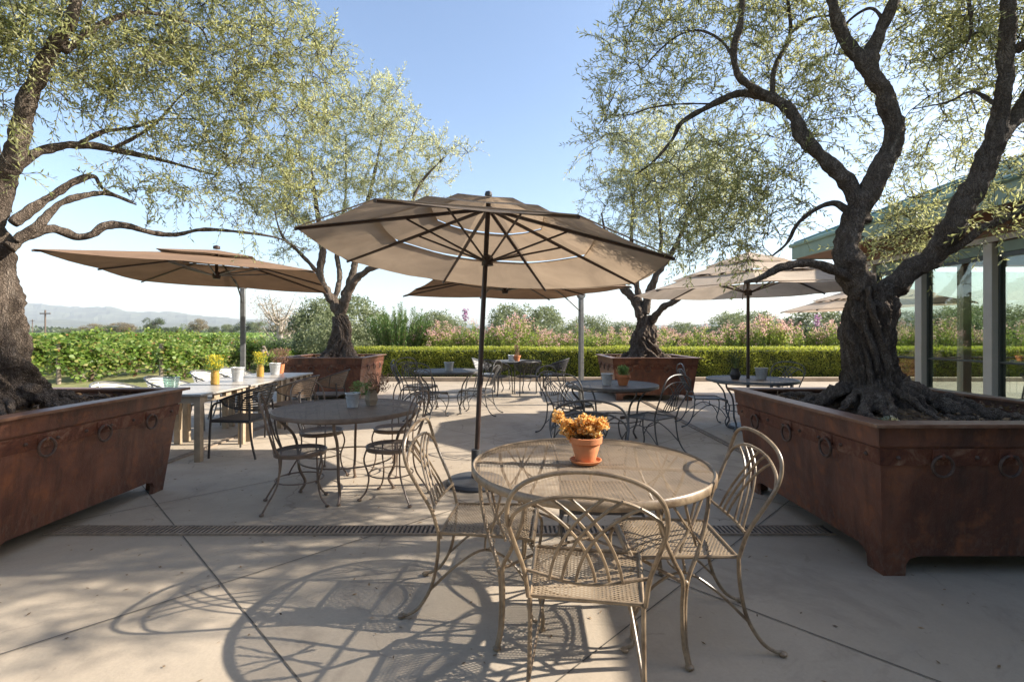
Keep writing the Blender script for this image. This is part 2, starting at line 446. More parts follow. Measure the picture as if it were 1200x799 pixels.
wn.links.new(sky.outputs[0], bg.inputs[0]); bg.inputs[1].default_value = .12
scene.view_settings.view_transform = 'Standard'; scene.view_settings.look = 'None'
scene.view_settings.exposure = 1.28; scene.view_settings.gamma = 1; scene.view_settings.use_curve_mapping = False

# ------------------------------------------------------------------ ground
def sheet(name, mat, x0, x1, y0, y1, z, nx=1, ny=1):
    b = MB(); vs = []; fs = []
    for j in range(ny+1):
        for i in range(nx+1): vs.append((x0+(x1-x0)*i/nx, y0+(y1-y0)*j/ny, z))
    for j in range(ny):
        for i in range(nx): a = j*(nx+1)+i; fs.append((a, a+1, a+nx+2, a+nx+1))
    b.add(vs, fs); o = b.build(name, mat, smooth=False); o['kind'] = 'structure'; return o
sheet('ground', 'earth', -9000, 9000, -3000, 12000, -.03)
sheet('patio', 'concrete', -7.2, 22, -4, 14.42, 0)
jb = MB()
def strip(b, p, q, wd, z):
    p = Vector(p); q = Vector(q); d = (q-p).normalized(); n = Vector((-d.y, d.x, 0))*wd/2
    b.add([Vector((*(p-n).xy, z)), Vector((*(q-n).xy, z)), Vector((*(q+n).xy, z)), Vector((*(p+n).xy, z))], [(0, 3, 2, 1)])
for k in range(-3, 6):
    c = 1.13+2.57*k            # x + y = c
    a = (max(-7.1, c-14.3), ); x0 = max(-7.1, c-14.3); x1 = min(21, c+3.9)
    if x1 > x0: strip(jb, (x0, c-x0, 0), (x1, c-x1, 0), .0065, .004)
for k in range(-4, 6):
    c = 1.8+2.58*k             # y - x = c
    x0 = max(-7.1, -3.9-c); x1 = min(21, 14.3-c)
    if x1 > x0: strip(jb, (x0, x0+c, 0), (x1, x1+c, 0), .0065, .005)
j = jb.build('patio_joints', 'joint', smooth=False); j['kind'] = 'structure'
# trench drains
def drain(name, x0, x1, yc, wd, along_x=True, c=0):
    b = MB()
    o = thing(name, None, None)
    return o
def trench(label, p0, length, wd, rz, pitch=.032):
    t = thing('trench_drain', label, 'drain', (*p0, 0), rz, 'trench drains in the patio')
    b = MB(); b.add([(0, -wd/2, .009), (length, -wd/2, .009), (length, wd/2, .009), (0, wd/2, .009)], [(0, 1, 2, 3)]); b.build('channel', 'dark_stone', t, smooth=False)
    f = MB(); f.box(0, length, -wd/2-.012, -wd/2, .001, .016); f.box(0, length, wd/2, wd/2+.012, .001, .016)
    n = int(length/pitch)
    for i in range(n):
        x = (i+.5)*pitch; f.box(x-.008, x+.008, -wd/2+.001, wd/2-.001, .011, .0158, Matrix.Rotation(0, 3, 'Z'))
    f.build('grate', 'drain_iron', t, smooth=False)
simple('drain_iron', (.27, .21, .155), .6, .2, .3, 20, .3, 80)
trench('long slotted drain grate crossing the patio in front of the two front planters', (-3.25, 3.49), 5.5, .13, 0)
trench('narrow drain grate running back from the front right planter', (2.72, 4.5), 5.8, .06, PI/2)
trench('narrow drain grate running under the long slatted table', (-3.75, 4.6), 5.7, .06, PI/2)

# fallen leaves
n = 1100
P = np.stack([rng.uniform(-4.5, 4, n), rng.uniform(1.8, 9, n), np.full(n, .006)], 1)
D = rdir(n); D[:, 2] *= .12
o = leaves('fallen_leaves', 'litter', P, D, rng.uniform(.012, .035, n), rng.uniform(.006, .012, n), N=norm(rng.normal(size=(n, 3))*.25+np.array([0, 0, 1])))
tag(o, 'small dry leaves fallen on the concrete patio', 'fallen leaves', None, 'stuff')

# ------------------------------------------------------------------ planters
def make_planter():
    t = thing('steel_planter', 'x', 'planter')
    top, bot, H = .885, .79, .885
    foot, fw = .12, .17
    b = MB()
    def P(u, z, side, off=0):
        # u in -1..1 along a side, outward face
        hw = bot+(top-bot)*z/H+off
        return [Vector((u*hw, -hw, z)), Vector((hw, u*hw, z)), Vector((-u*hw, hw, z)), Vector((-hw, -u*hw, z))][side]
    fr = fw/bot
    for sd in range(4):
        outline = [(-1, 0), (-1+fr*.75, 0), (-1+fr*.78, foot*.6), (-1+fr*.9, foot*.85), (-1+fr*1.2, foot), (1-fr*1.2, foot), (1-fr*.9, foot*.85), (1-fr*.78, foot*.6), (1-fr*.75, 0), (1, 0), (1, H), (-1, H)]
        for k_, off in ((0, 0), (1, -.02)):
            ring = [P(u, z, sd, off if 0 else off) for u, z in outline]
            b.add(ring, [tuple(range(12)) if not k_ else tuple(reversed(range(12)))])
        o1 = [P(u, z, sd, 0) for u, z in outline[:10]]; o2 = [P(u, z, sd, -.02) for u, z in outline[:10]]
        b.add(o1+o2, [(i, i+10, i+11, i+1) for i in range(9)])
    b.build('side_panels', 'rust_steel', t, smooth=False)
    # rim flange
    r = MB(); a, c = top+.055, top-.075
    for z0, z1 in ((H-.004, H+.018),):
        vs = [(-a, -a, z0), (a, -a, z0), (a, a, z0), (-a, a, z0), (-c, -c, z0), (c, -c, z0), (c, c, z0), (-c, c, z0)]
        vs += [(x, y, z1) for x, y, _ in vs]
        fs = []
        for i in range(4):
            k2 = (i+1) % 4
            fs += [(8+i, 8+k2, 12+k2, 12+i), (i, 4+i, 4+k2, k2), (i, k2, 8+k2, 8+i), (4+i, 12+i, 12+k2, 4+k2)]
        r.add(vs, fs)
    r.build('rim', 'rust_rim', t, smooth=False, bevel=.004)
    lip = MB()
    for sd in range(4):
        z0, z1 = H-.115, H-.005
        q = [P(-1, z0, sd, .012), P(1, z0, sd, .012), P(1, z1, sd, .012), P(-1, z1, sd, .012), P(-1, z0, sd, -.01), P(1, z0, sd, -.01)]
        lip.add(q, [(0, 1, 2, 3), (4, 5, 1, 0)])
    lip.build('upper_band', 'rust_steel', t, smooth=False)
    # riveted strap, ring plates, rivets
    st = MB(); rv = MB()
    for sd in range(4):
        z0, z1 = .66, .755
        q = [P(-1, z0, sd, .010), P(1, z0, sd, .010), P(1, z1, sd, .010), P(-1, z1, sd, .010), P(-1, z0, sd, -.005), P(1, z0, sd, -.005), P(-1, z1, sd, -.005), P(1, z1, sd, -.005)]
        st.add(q, [(0, 1, 2, 3), (4, 5, 1, 0), (3, 2, 7, 6)])
        for i in range(8):
            u = -1+.12+i*(1.76/7); c = P(u, .705, sd, .012); rv.ball(c, .013, 1, 8, 4)
    st.build('strap', 'rust_band', t, smooth=False)
    rv.build('rivets', 'iron_ring', t)
    offs = [-.48, -.03, .42]
    for sd in range(4):
        for u0 in ([-.53, -.16, .22, .58] if sd in (0, 2) else ([-.42, .03, .5] if sd == 1 else [-.5, -.03, .42])):
            hw = bot+(top-bot)*.7/H
            c = P(u0/hw, .715, sd, .012)
            rg = MB(); ax = 'y' if sd in (0, 2) else 'x'
            out = [Vector((0, -1, 0)), Vector((1, 0, 0)), Vector((0, 1, 0)), Vector((-1, 0, 0))][sd]
            rg.torus(c+out*.018+Vector((0, 0, -.055)), .058, .0085, ax)
            ro = rg.build('ring', 'iron_ring', t)
            pl = MB()
            e = .045
            if ax == 'y': pl.box(c.x-e, c.x+e, c.y-.006, c.y+.006, c.z-.03, c.z+.035)
            else: pl.box(c.x-.006, c.x+.006, c.y-e, c.y+e, c.z-.03, c.z+.035)
            pl.ball(c+out*.012, .018)
            pl.build('ring_plate', 'rust_band', ro, bevel=.003)
    # soil
    sb = MB(); nn = 26; vs = []; fs = []; hw = top-.03
    for i in range(nn+1):
        for j_ in range(nn+1):
            x = -hw+2*hw*i/nn; y = -hw+2*hw*j_/nn
            z = .80+.05*noise.noise(Vector((x*3, y*3, 1)))+.03*noise.noise(Vector((x*9, y*9, 5)))+.07*math.exp(-(x*x+y*y)/.2)
            vs.append((x, y, z))
    for i in range(nn):
        for j_ in range(nn): a = i*(nn+1)+j_; fs.append((a, a+nn+1, a+nn+2, a+1))
    sb.add(vs, fs); sb.build('soil', 'soil', t)
    nl = 1500; Pl = np.stack([rng.uniform(-hw, hw, nl), rng.uniform(-hw, hw, nl), rng.uniform(.82, .875, nl)], 1); Dl = rdir(nl); Dl[:, 2] *= .3
    leaves('leaf_litter', 'litter', Pl, Dl, rng.uniform(.02, .06, nl), rng.uniform(.008, .02, nl), t)
    return Proto(t)
planter = make_planter()
PL = {'FR': (2.94, 3.64), 'FL': (-3.93, 3.64), 'BR': (2.98, 11.1), 'BL': (-4.02, 11.15)}
planter.put((*PL['FR'], 0), 0, 'rusted steel planter at front right, dark shaded face towards the camera', 'rusted steel tree planters', cat='planter')
planter.put((*PL['FL'], 0), 0, 'rusted steel planter cut off by the left edge, three iron rings on its side', 'rusted steel tree planters')
planter.put((*PL['BR'], 0), 0, 'brown steel planter at back right, behind the table with the potted herb', 'rusted steel tree planters')
planter.put((*PL['BL'], 0), 0, 'peeling orange rust planter behind the long slatted table at back left', 'rusted steel tree planters')

# ------------------------------------------------------------------ olive trees
def limb_pts(tr): return [W(*p[:3]) for p in tr]
def trunk_mesh(b, pts, rad, seg=110, n=26, gnarl=.36, seed=0):
    P = catmull(pts, n); k = len(P); m = len(rad)-1; vs = []
    for i in range(k):
        t = i/(k-1); q = t*m; a = min(int(q), m-1); R = rad[a]+(rad[a+1]-rad[a])*(q-a)
        T = (P[min(i+1, k-1)]-P[max(0, i-1)]).normalized()
        X = Vector((1, 0, 0)); X = (X-T*X.dot(T)).normalized(); Y = T.cross(X)
        for j_ in range(seg):
            an = 2*PI*j_/seg; tw = an+.5*t+.3*math.sin(t*6+seed)
            c = Vector((math.cos(tw), math.sin(tw), 0))
            fl = noise.noise(Vector((c.x*1.6+seed, c.y*1.6, t*1.1)))*1.0+noise.noise(Vector((c.x*4+seed, c.y*4, t*4.5)))*.8+noise.noise(Vector((c.x*9, c.y*9+seed, t*11)))*.5+noise.noise(Vector((c.x*22, c.y*22+seed, t*30)))*.22
            ridge = .45-1.9*max(0, .32-abs(noise.noise(Vector((c.x*2.3+seed, c.y*2.3, t*1.3)))))**1.0*1.6
            rr = R*(1+gnarl*(fl+ridge+.15))
            if t < .22: rr *= 1+ (1-t/.22)**2*.35*max(0, math.sin(an*5+seed*3))
            vs.append(P[i]+X*(math.cos(an)*rr)+Y*(math.sin(an)*rr))
    fs = []
    for i in range(k-1):
        for j_ in range(seg): fs.append((i*seg+j_, i*seg+(j_+1) % seg, (i+1)*seg+(j_+1) % seg, (i+1)*seg+j_))
    fs.append(tuple((k-1)*seg+j_ for j_ in range(seg)))
    b.add(vs, fs)

def olive(name, label, base, trunk_pts, trunk_rad, limbs, blobs, nspray, leaf=(.055, .0125), leafmat_='olive_leaf_near', roots=9, rootlen=.62, seed=1, twigs=(3, 5), tlen=(.16, .40), nleaf=18, rs=1.0, ls=.8, rt=.8):
    global rng
    rng = np.random.default_rng(seed); random.seed(seed)
    bx, by = base
    off = Vector((bx, by, 0))
    t = thing(name, label, 'tree', (bx, by, 0), 0, 'gnarled olive trees in the steel planters')
    b = MB(); trunk_mesh(b, [p-off for p in trunk_pts], trunk_rad, seed=seed)
    b.build('trunk', 'olive_bark', t, sharp=180)
    rb = MB()
    for i in range(roots):
        a = 2*PI*i/roots+random.uniform(-.25, .25); r0 = trunk_rad[0]*.62; L = rootlen*random.uniform(.7, 1.15)
        pts = []; c = Vector((trunk_pts[0].x-bx, trunk_pts[0].y-by, 0)); da = random.uniform(-.5, .5)
        for k_ in range(6):
            q = k_/5; rr = r0+L*q; aa = a+da*q*q
            x = c.x+rr*math.cos(aa); y = c.y+rr*math.sin(aa); lim = .80
            x = max(-lim, min(lim, x)); y = max(-lim, min(lim, y))
            pts.append(Vector((x, y, .83+.17*(1-q)**2.2+.03*math.sin(k_*2+i)-.02*q)))
        s0 = random.uniform(.45, 1.15)*rt
        rb.tube(pts, [.095*s0*rs, .075*s0*rs, .058*s0*rs, .042*s0*rs, .028*s0, .010], 16, 14, gn=.8, gs=19)
    rb.build('roots', 'olive_bark', t, sharp=180)
    # limbs
    lb = MB(); nodes = []; 
    for tr, rad in limbs:
        pts = [W(*p)-off for p in tr]
        lb.tube(pts, [r_*ls for r_ in rad], 28, 14, gn=.42, gs=8)
        P = catmull(pts, 6)
        for i, p in enumerate(P):
            f = i/(len(P)-1)
            if f > .22: nodes.append((p, rad[0]+(rad[-1]-rad[0])*f))
    lb.build('limbs', 'olive_bark', t, sharp=180)
    # crown
    tot = sum(bl[3]**2.2*(bl[4] if len(bl) > 4 else 1) for bl in blobs); cand = []
    for bl in blobs:
        c = W(bl[0], bl[1], bl[2])-off; k_ = max(1, int(nspray*bl[3]**2.2*(bl[4] if len(bl) > 4 else 1)/tot))
        for _ in range(k_):
            d = Vector(rng.normal(size=3)).normalized()*bl[3]*(random.random()**.45)
            d.z *= .85
            cand.append(c+d)
    NP = np.array([tuple(nn_[0]) for nn_ in nodes]); C = np.array([tuple(c) for c in cand])
    d0 = np.min(np.linalg.norm(C[:, None]-NP[None], axis=2), axis=1); order = np.argsort(d0)
    tb = MB(); pts_all = NP.copy(); Pv = []; Dv = []; ctr = np.mean(NP, axis=0)
    for idx in order:
        p = Vector(C[idx]); dd = np.linalg.norm(pts_all-C[idx], axis=1); kk = int(np.argmin(dd)); q = Vector(pts_all[kk]); ln = dd[kk]
        if ln > .03:
            side = Vector(rng.normal(size=3))*ln*.16
            mid = (p+q)/2+side+Vector((0, 0, ln*.12)); m1 = q.lerp(mid, .55)+side*.3
            r0 = min(.013, .003+ln*.010)*rs
            tb.tube([q, m1, mid, p], [r0, r0*.75, r0*.55, .0025*rs], 5, 3, cap=False)
            pts_all = np.vstack([pts_all, [tuple(m1)], [tuple(mid)], [tuple(p)]])
        outd = (p-q).normalized() if ln > .03 else Vector((0, 0, 1))
        for _ in range(random.randint(*twigs)):
            d = (outd*.7+Vector(rng.normal(size=3))*.75+Vector((0, 0, .25))).normalized()
            L = random.uniform(*tlen); st = p if random.random() < .6 else q.lerp(p, random.uniform(.4, 1))
            e = st+d*L; bend = Vector((0, 0, -L*.22*random.random()))
            tb.tube([st, st.lerp(e, .5)-bend*.5, e+bend], [.0024*rs, .0018*rs, .001*rs], 3, 1, smooth=False, cap=False)
            m_ = max(2, int(nleaf*L/.22/2))
            sd = Vector(rng.normal(size=3)); sd = (sd-d*sd.dot(d)); sd = sd.normalized() if sd.length > 1e-6 else Vector((1, 0, 0)); sd2 = d.cross(sd)
            mid_ = st.lerp(e, .5)-bend*.5
            for k_ in range(m_):
                f = (k_+.7)/m_; c_ = st.lerp(mid_, f*2) if f < .5 else mid_.lerp(e+bend, f*2-1)
                s_ = sd if k_ % 2 else sd2
                for sg_ in (1, -1):
                    if random.random() < .12: continue
                    Pv.append(tuple(c_)); Dv.append(tuple(d*.85+s_*sg_*.75+Vector(rng.normal(size=3))*.16+Vector((0, 0, -.12))))
    tb.build('twigs', 'twig_bark', t)
    n_ = len(Pv)
    leaves('crown', leafmat_, Pv, Dv, leaf[0]*rng.uniform(.65, 1.2, n_), leaf[1]*rng.uniform(.7, 1.25, n_), t)
    print(name, label[:30], 'leaves', n_)
    return t

# front right
limbs = [
 ([(1012,345,3.72),(992,305,3.70),(1000,262,3.70),(1018,225,3.68),(1036,190,3.66),(1048,150,3.62),(1037,110,3.6),(1017,78,3.6),(1030,40,3.58),(1050,-10,3.5),(1065,-90,3.45)], [.145,.135,.11,.105,.10,.09,.085,.085,.06,.045,.02]),
 ([(1018,82,3.6),(988,42,3.6),(975,0,3.55),(960,-70,3.5)], [.075,.055,.05,.02]),
 ([(1008,262,3.7),(1003,232,3.72),(985,205,3.76),(945,165,3.82),(925,130,3.88),(900,113,3.93),(868,110,4.0),(840,120,4.05),(800,143,4.1),(787,165,4.12),(765,190,4.2),(745,205,4.25)], [.10,.09,.078,.068,.058,.05,.042,.034,.026,.02,.012,.006]),
 ([(905,116,3.93),(868,92,3.9),(860,60,3.85),(868,25,3.8),(872,-30,3.8)], [.045,.038,.034,.034,.02]),
 ([(862,72,3.85),(845,48,3.9),(820,36,3.95),(795,42,4.0),(772,60,4.05),(755,80,4.1)], [.016,.014,.012,.011,.008,.004]),
 ([(905,113,3.93),(908,80,3.95),(925,45,4.0),(925,15,4.0),(918,-30,4.0)], [.03,.026,.022,.02,.012]),
 ([(926,40,4.0),(950,22,4.0),(985,18,3.9)], [.018,.015,.01]),
 ([(1030,352,3.72),(1062,322,3.66),(1095,297,3.6),(1118,262,3.5),(1140,222,3.45),(1162,178,3.4),(1173,130,3.35),(1180,60,3.3),(1183,-10,3.25),(1190,-100,3.2)], [.13,.115,.105,.10,.098,.09,.075,.06,.05,.025]),
 ([(1163,170,3.4),(1190,140,3.45),(1215,90,3.5),(1250,20,3.5)], [.075,.065,.06,.03]),
 ([(1190,60,3.3),(1240,20,3.1),(1300,-15,2.95),(1350,-40,2.85)], [.05,.04,.03,.012]),
 ([(1098,299,3.6),(1125,287,3.5),(1150,268,3.45),(1180,255,3.4),(1205,240,3.35),(1240,215,3.3)], [.05,.042,.036,.036,.03,.015]),
 ([(1005,330,3.7),(975,316,3.62),(945,308,3.58),(915,314,3.55),(890,326,3.55),(872,331,3.6)], [.055,.048,.045,.04,.032,.014]),
 ([(995,248,3.72),(978,238,3.75),(955,246,3.8),(935,262,3.85),(922,285,3.9),(905,300,3.95)], [.034,.03,.026,.022,.016,.008]),
 ([(835,122,4.05),(800,122,4.1),(765,126,4.15),(735,135,4.2),(702,134,4.25)], [.012,.010,.009,.007,.003]),
 ([(1175,128,3.35),(1140,108,3.5),(1110,120,3.7),(1070,128,3.9)], [.02,.014,.01,.005]),
 ([(1040,30,3.58),(1020,10,3.6),(990,30,3.7),(978,60,3.8)], [.02,.015,.012,.005]),
 ([(1120,-60,3.2),(1135,0,3.3),(1138,35,3.35),(1130,60,3.4)], [.03,.02,.014,.006]),
]
blobs = [(735,120,4.25,.34),(745,45,4.2,.38),(800,20,4.1,.42),(720,165,4.3,.25),(790,95,4.1,.35),(800,200,4.3,.36),(850,170,4.2,.32),(760,215,4.4,.28),
 (845,235,4.2,.42,1.2),(895,255,4.1,.36,1.2),(800,262,4.3,.32),(870,290,4.0,.26),(930,190,4.1,.34),(945,90,4.0,.42),(950,20,4.0,.45),(890,30,4.0,.38),
 (960,145,4.0,.28),(1000,120,4.1,.25,.7),(1080,60,3.9,.5),(1110,130,4.2,.45,.8),(1070,190,4.4,.35,.8),(1085,245,4.2,.34,1.1),(1055,280,4.3,.3),(1095,290,4.4,.22),
 (1150,215,4.6,.3,.7),(1165,290-25,3.4,.13,.8),(1140,20,3.6,.5),(1190,60,3.5,.5),(1200,185,3.6,.3,.8),(1190,250,3.3,.16,1),(1000,290,4.5,.2,.5),(870,100,4.2,.3,.6),
 (1365,-10,2.85,.32,.6),(1330,-60,2.65,.3,.6),(1300,-150,2.5,.35,.6),(850,-60,3.9,.6,.7),(960,-110,3.7,.7,.6),(1100,-110,3.5,.75,.6),(1230,-60,3.4,.7,.6),(1290,120,3.6,.6,.6),(1350,-20,3.7,.8,.5),(1180,-330,3.0,.8,.4),(1350,-330,3.0,.8,.4),(1010,-330,3.1,.7,.4)]
fr = [W(1030,478,3.72), W(1022,440,3.72), W(1019,400,3.72), W(1018,360,3.71), W(1016,335,3.70)]
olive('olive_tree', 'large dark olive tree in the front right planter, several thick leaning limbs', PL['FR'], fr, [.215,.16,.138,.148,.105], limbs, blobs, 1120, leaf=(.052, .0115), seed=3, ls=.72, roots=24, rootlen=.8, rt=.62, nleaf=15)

# front left
limbs = [
 ([(-22,300,3.65),(-14,262,3.66),(2,215,3.66),(18,180,3.6),(32,120,3.55),(60,60,3.5),(85,20,3.45),(95,-60,3.4)], [.19,.16,.125,.095,.08,.065,.05,.03]),
 ([(-30,300,3.65),(-50,200,3.6),(-90,80,3.5),(-120,-60,3.4)], [.16,.12,.09,.03]),
 ([(0,225,3.65),(18,196,3.7),(45,178,3.8),(90,170,4.0),(130,175,4.15),(190,188,4.35),(255,206,4.6)], [.07,.06,.052,.045,.036,.022,.007]),
 ([(90,170,4.0),(120,155,4.1),(155,150,4.2),(190,140,4.3),(235,140,4.5)], [.028,.024,.018,.012,.005]),
 ([(130,175,4.15),(160,160,4.2),(185,142,4.3),(215,110,4.4),(245,95,4.5)], [.022,.02,.016,.01,.005]),
 ([(15,262,3.65),(38,244,3.75),(62,229,3.85),(85,214,3.95),(110,207,4.05),(122,222,4.1),(160,238,4.3)], [.055,.05,.045,.038,.026,.016,.006]),
 ([(18,282,3.66),(48,262,3.75),(68,240,3.85),(95,230,3.95),(125,227,4.1),(160,240,4.25)], [.05,.046,.04,.034,.026,.01]),
 ([(10,290,3.65),(35,275,3.75),(60,268,3.85),(90,278,4.0),(108,275,4.05),(122,265,4.1),(145,264,4.2),(175,272,4.35),(205,275,4.5),(240,269,4.65),(290,273,4.85),(325,279,5.0),(350,290,5.1),(370,294,5.2)], [.07,.055,.05,.047,.044,.042,.04,.036,.03,.024,.018,.012,.008,.004]),
 ([(75,60,3.5),(120,28,3.7),(170,15,3.9),(230,30,4.2),(245,52,4.3)], [.035,.03,.024,.014,.006]),
]
blobs = [(20,40,3.4,.42),(80,30,3.6,.5),(150,40,3.9,.5,1.3),(220,35,4.2,.5,1.3),(290,40,4.5,.5,1.2),(345,60,4.7,.42,1.2),(385,85,5.0,.28),(370,35,4.9,.25,.7),
 (60,90,3.6,.36),(120,105,3.9,.4,1.2),(190,90,4.2,.45,1.3),(260,110,4.5,.48,1.3),(320,125,4.7,.42,1.2),(370,140,5,.3),(150,165,4.1,.3,.9),(215,165,4.4,.36,1.1),(275,185,4.6,.42,1.2),
 (335,195,4.9,.36,1.1),(310,235,4.9,.3),(250,235,4.6,.3),(195,225,4.4,.26,.9),(150,215,4.2,.22,.7),(345,250,5.0,.25),(270,262,4.7,.16),(130,245,4.1,.15,.6),(375,215,5.0,.22,.8),(290,280,4.8,.12,.7),(170,262,4.3,.12,.6),
 (10,140,3.4,.22),(-60,60,3.4,.6),(-120,200,3.4,.5),(60,-60,3.5,.6),(180,-60,3.9,.6),(300,-50,4.3,.5),(-100,-120,3.5,.8),(80,-240,3.2,.7),(25,200,3.3,.12,.6)]
fl = [W(-24,500,3.65), W(-26,440,3.65), W(-22,390,3.65), W(-22,340,3.65), W(-24,290,3.65)]
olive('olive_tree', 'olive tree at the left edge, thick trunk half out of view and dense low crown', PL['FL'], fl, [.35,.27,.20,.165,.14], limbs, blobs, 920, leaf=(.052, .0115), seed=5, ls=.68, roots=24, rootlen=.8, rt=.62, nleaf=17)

# back left
Z = 11.15
limbs = [
 ([(400,372,Z),(388,350,Z),(375,325,Z),(378,290,Z),(372,250,Z),(365,200,Z-.4)], [.15,.13,.11,.085,.06,.03]),
 ([(398,368,Z),(405,345,Z+.2),(415,315,Z+.3),(420,280,Z+.4),(435,220,Z+.4),(450,150,Z+.3)], [.13,.12,.10,.08,.05,.02]),
 ([(400,368,Z),(412,335,Z-.2),(428,318,Z-.3),(448,308,Z-.5),(470,280,Z-.5),(490,220,Z-.5),(520,185,Z-.6)], [.12,.10,.085,.07,.055,.04,.015]),
 ([(392,352,Z),(398,325,Z+.2),(395,290,Z+.4),(405,230,Z+.6),(405,160,Z+.6)], [.08,.07,.06,.04,.02]),
 ([(375,322,Z),(350,295,Z-.3),(330,275,Z-.5),(320,240,Z-.6)], [.06,.045,.03,.012]),
]
blobs = [(440,135,Z,.85),(475,165,Z,.85),(520,180,Z-.5,.55),(400,150,Z,.8),(370,190,Z,.8),(420,200,Z,.9),(460,220,Z,.8),(500,215,Z,.6,.8),(350,240,Z,.75),(395,260,Z,.7,.8),
 (440,270,Z,.6,.6),(340,290,Z-.3,.5,.7),(330,200,Z,.6),(455,110,Z,.5),(365,130,Z,.6),(540,180,Z-.6,.3),(320,250,Z-.5,.5),(480,260,Z-.5,.4,.6)]
bl = [W(397,418,Z), W(398,400,Z), W(401,385,Z), W(399,370,Z)]
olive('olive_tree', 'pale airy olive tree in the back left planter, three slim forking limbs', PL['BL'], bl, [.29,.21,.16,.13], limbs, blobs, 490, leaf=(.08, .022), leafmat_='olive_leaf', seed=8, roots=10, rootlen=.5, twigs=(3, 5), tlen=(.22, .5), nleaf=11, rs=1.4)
# back right
Z = 11.1
limbs = [
 ([(752,372,Z),(742,350,Z),(728,335,Z),(718,318,Z),(712,290,Z-.2),(705,250,Z-.3)], [.13,.12,.10,.08,.05,.02]),
 ([(755,370,Z),(748,345,Z+.2),(742,310,Z+.3),(740,270,Z+.4),(745,210,Z+.4)], [.09,.08,.07,.05,.02]),
 ([(756,368,Z),(760,345,Z),(770,322,Z-.1),(785,300,Z-.1),(800,270,Z-.2),(815,225,Z-.2)], [.12,.105,.09,.07,.05,.02]),
 ([(762,380,Z),(775,362,Z-.3),(795,350,Z-.5),(815,330,Z-.8),(835,310,Z-.9)], [.10,.09,.075,.055,.02]),
 ([(770,322,Z-.1),(775,280,Z),(770,230,Z+.2),(765,180,Z+.2)], [.06,.05,.035,.015]),
]
blobs = [(745,160,Z,.7),(770,190,Z,.8),(735,205,Z,.7),(790,225,Z,.9),(760,240,Z,.8),(710,230,Z,.55),(820,220,Z,.8),(735,280,Z,.6,.7),(790,280,Z,.7,.8),(830,270,Z,.6,.8),
 (700,265,Z,.35,.6),(720,175,Z,.45,.7),(850,190,Z,.8),(770,310,Z,.4,.5),(860,240,Z,.7),(690,215,Z,.25,.6),(745,335,Z-.3,.2,.6),(800,160,Z,.7,.8)]
br = [W(755,418,Z), W(755,400,Z), W(757,386,Z), W(755,370,Z)]
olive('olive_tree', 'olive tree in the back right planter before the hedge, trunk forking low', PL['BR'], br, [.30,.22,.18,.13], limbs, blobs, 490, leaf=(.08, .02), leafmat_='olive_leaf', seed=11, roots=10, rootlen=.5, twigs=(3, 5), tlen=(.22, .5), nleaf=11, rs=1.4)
rng = np.random.default_rng(99); random.seed(99)

# small glass lamp cover in the front right planter
b = MB(); b.lathe([(.115, 0), (.10, .015), (.02, .06), (.001, .065)], 6, cap=True)
o = b.build('glass_ornament', 'clear_glass', smooth=False); o.location = (2.28, 2.97, .845); tag(o, 'pale green glass cap lying on the soil at the corner of the front right planter', 'glass cap')

# ------------------------------------------------------------------ tables and chairs
def foot(b, p): b.ball((p[0], p[1], .012), .02, .6, 10, 5)

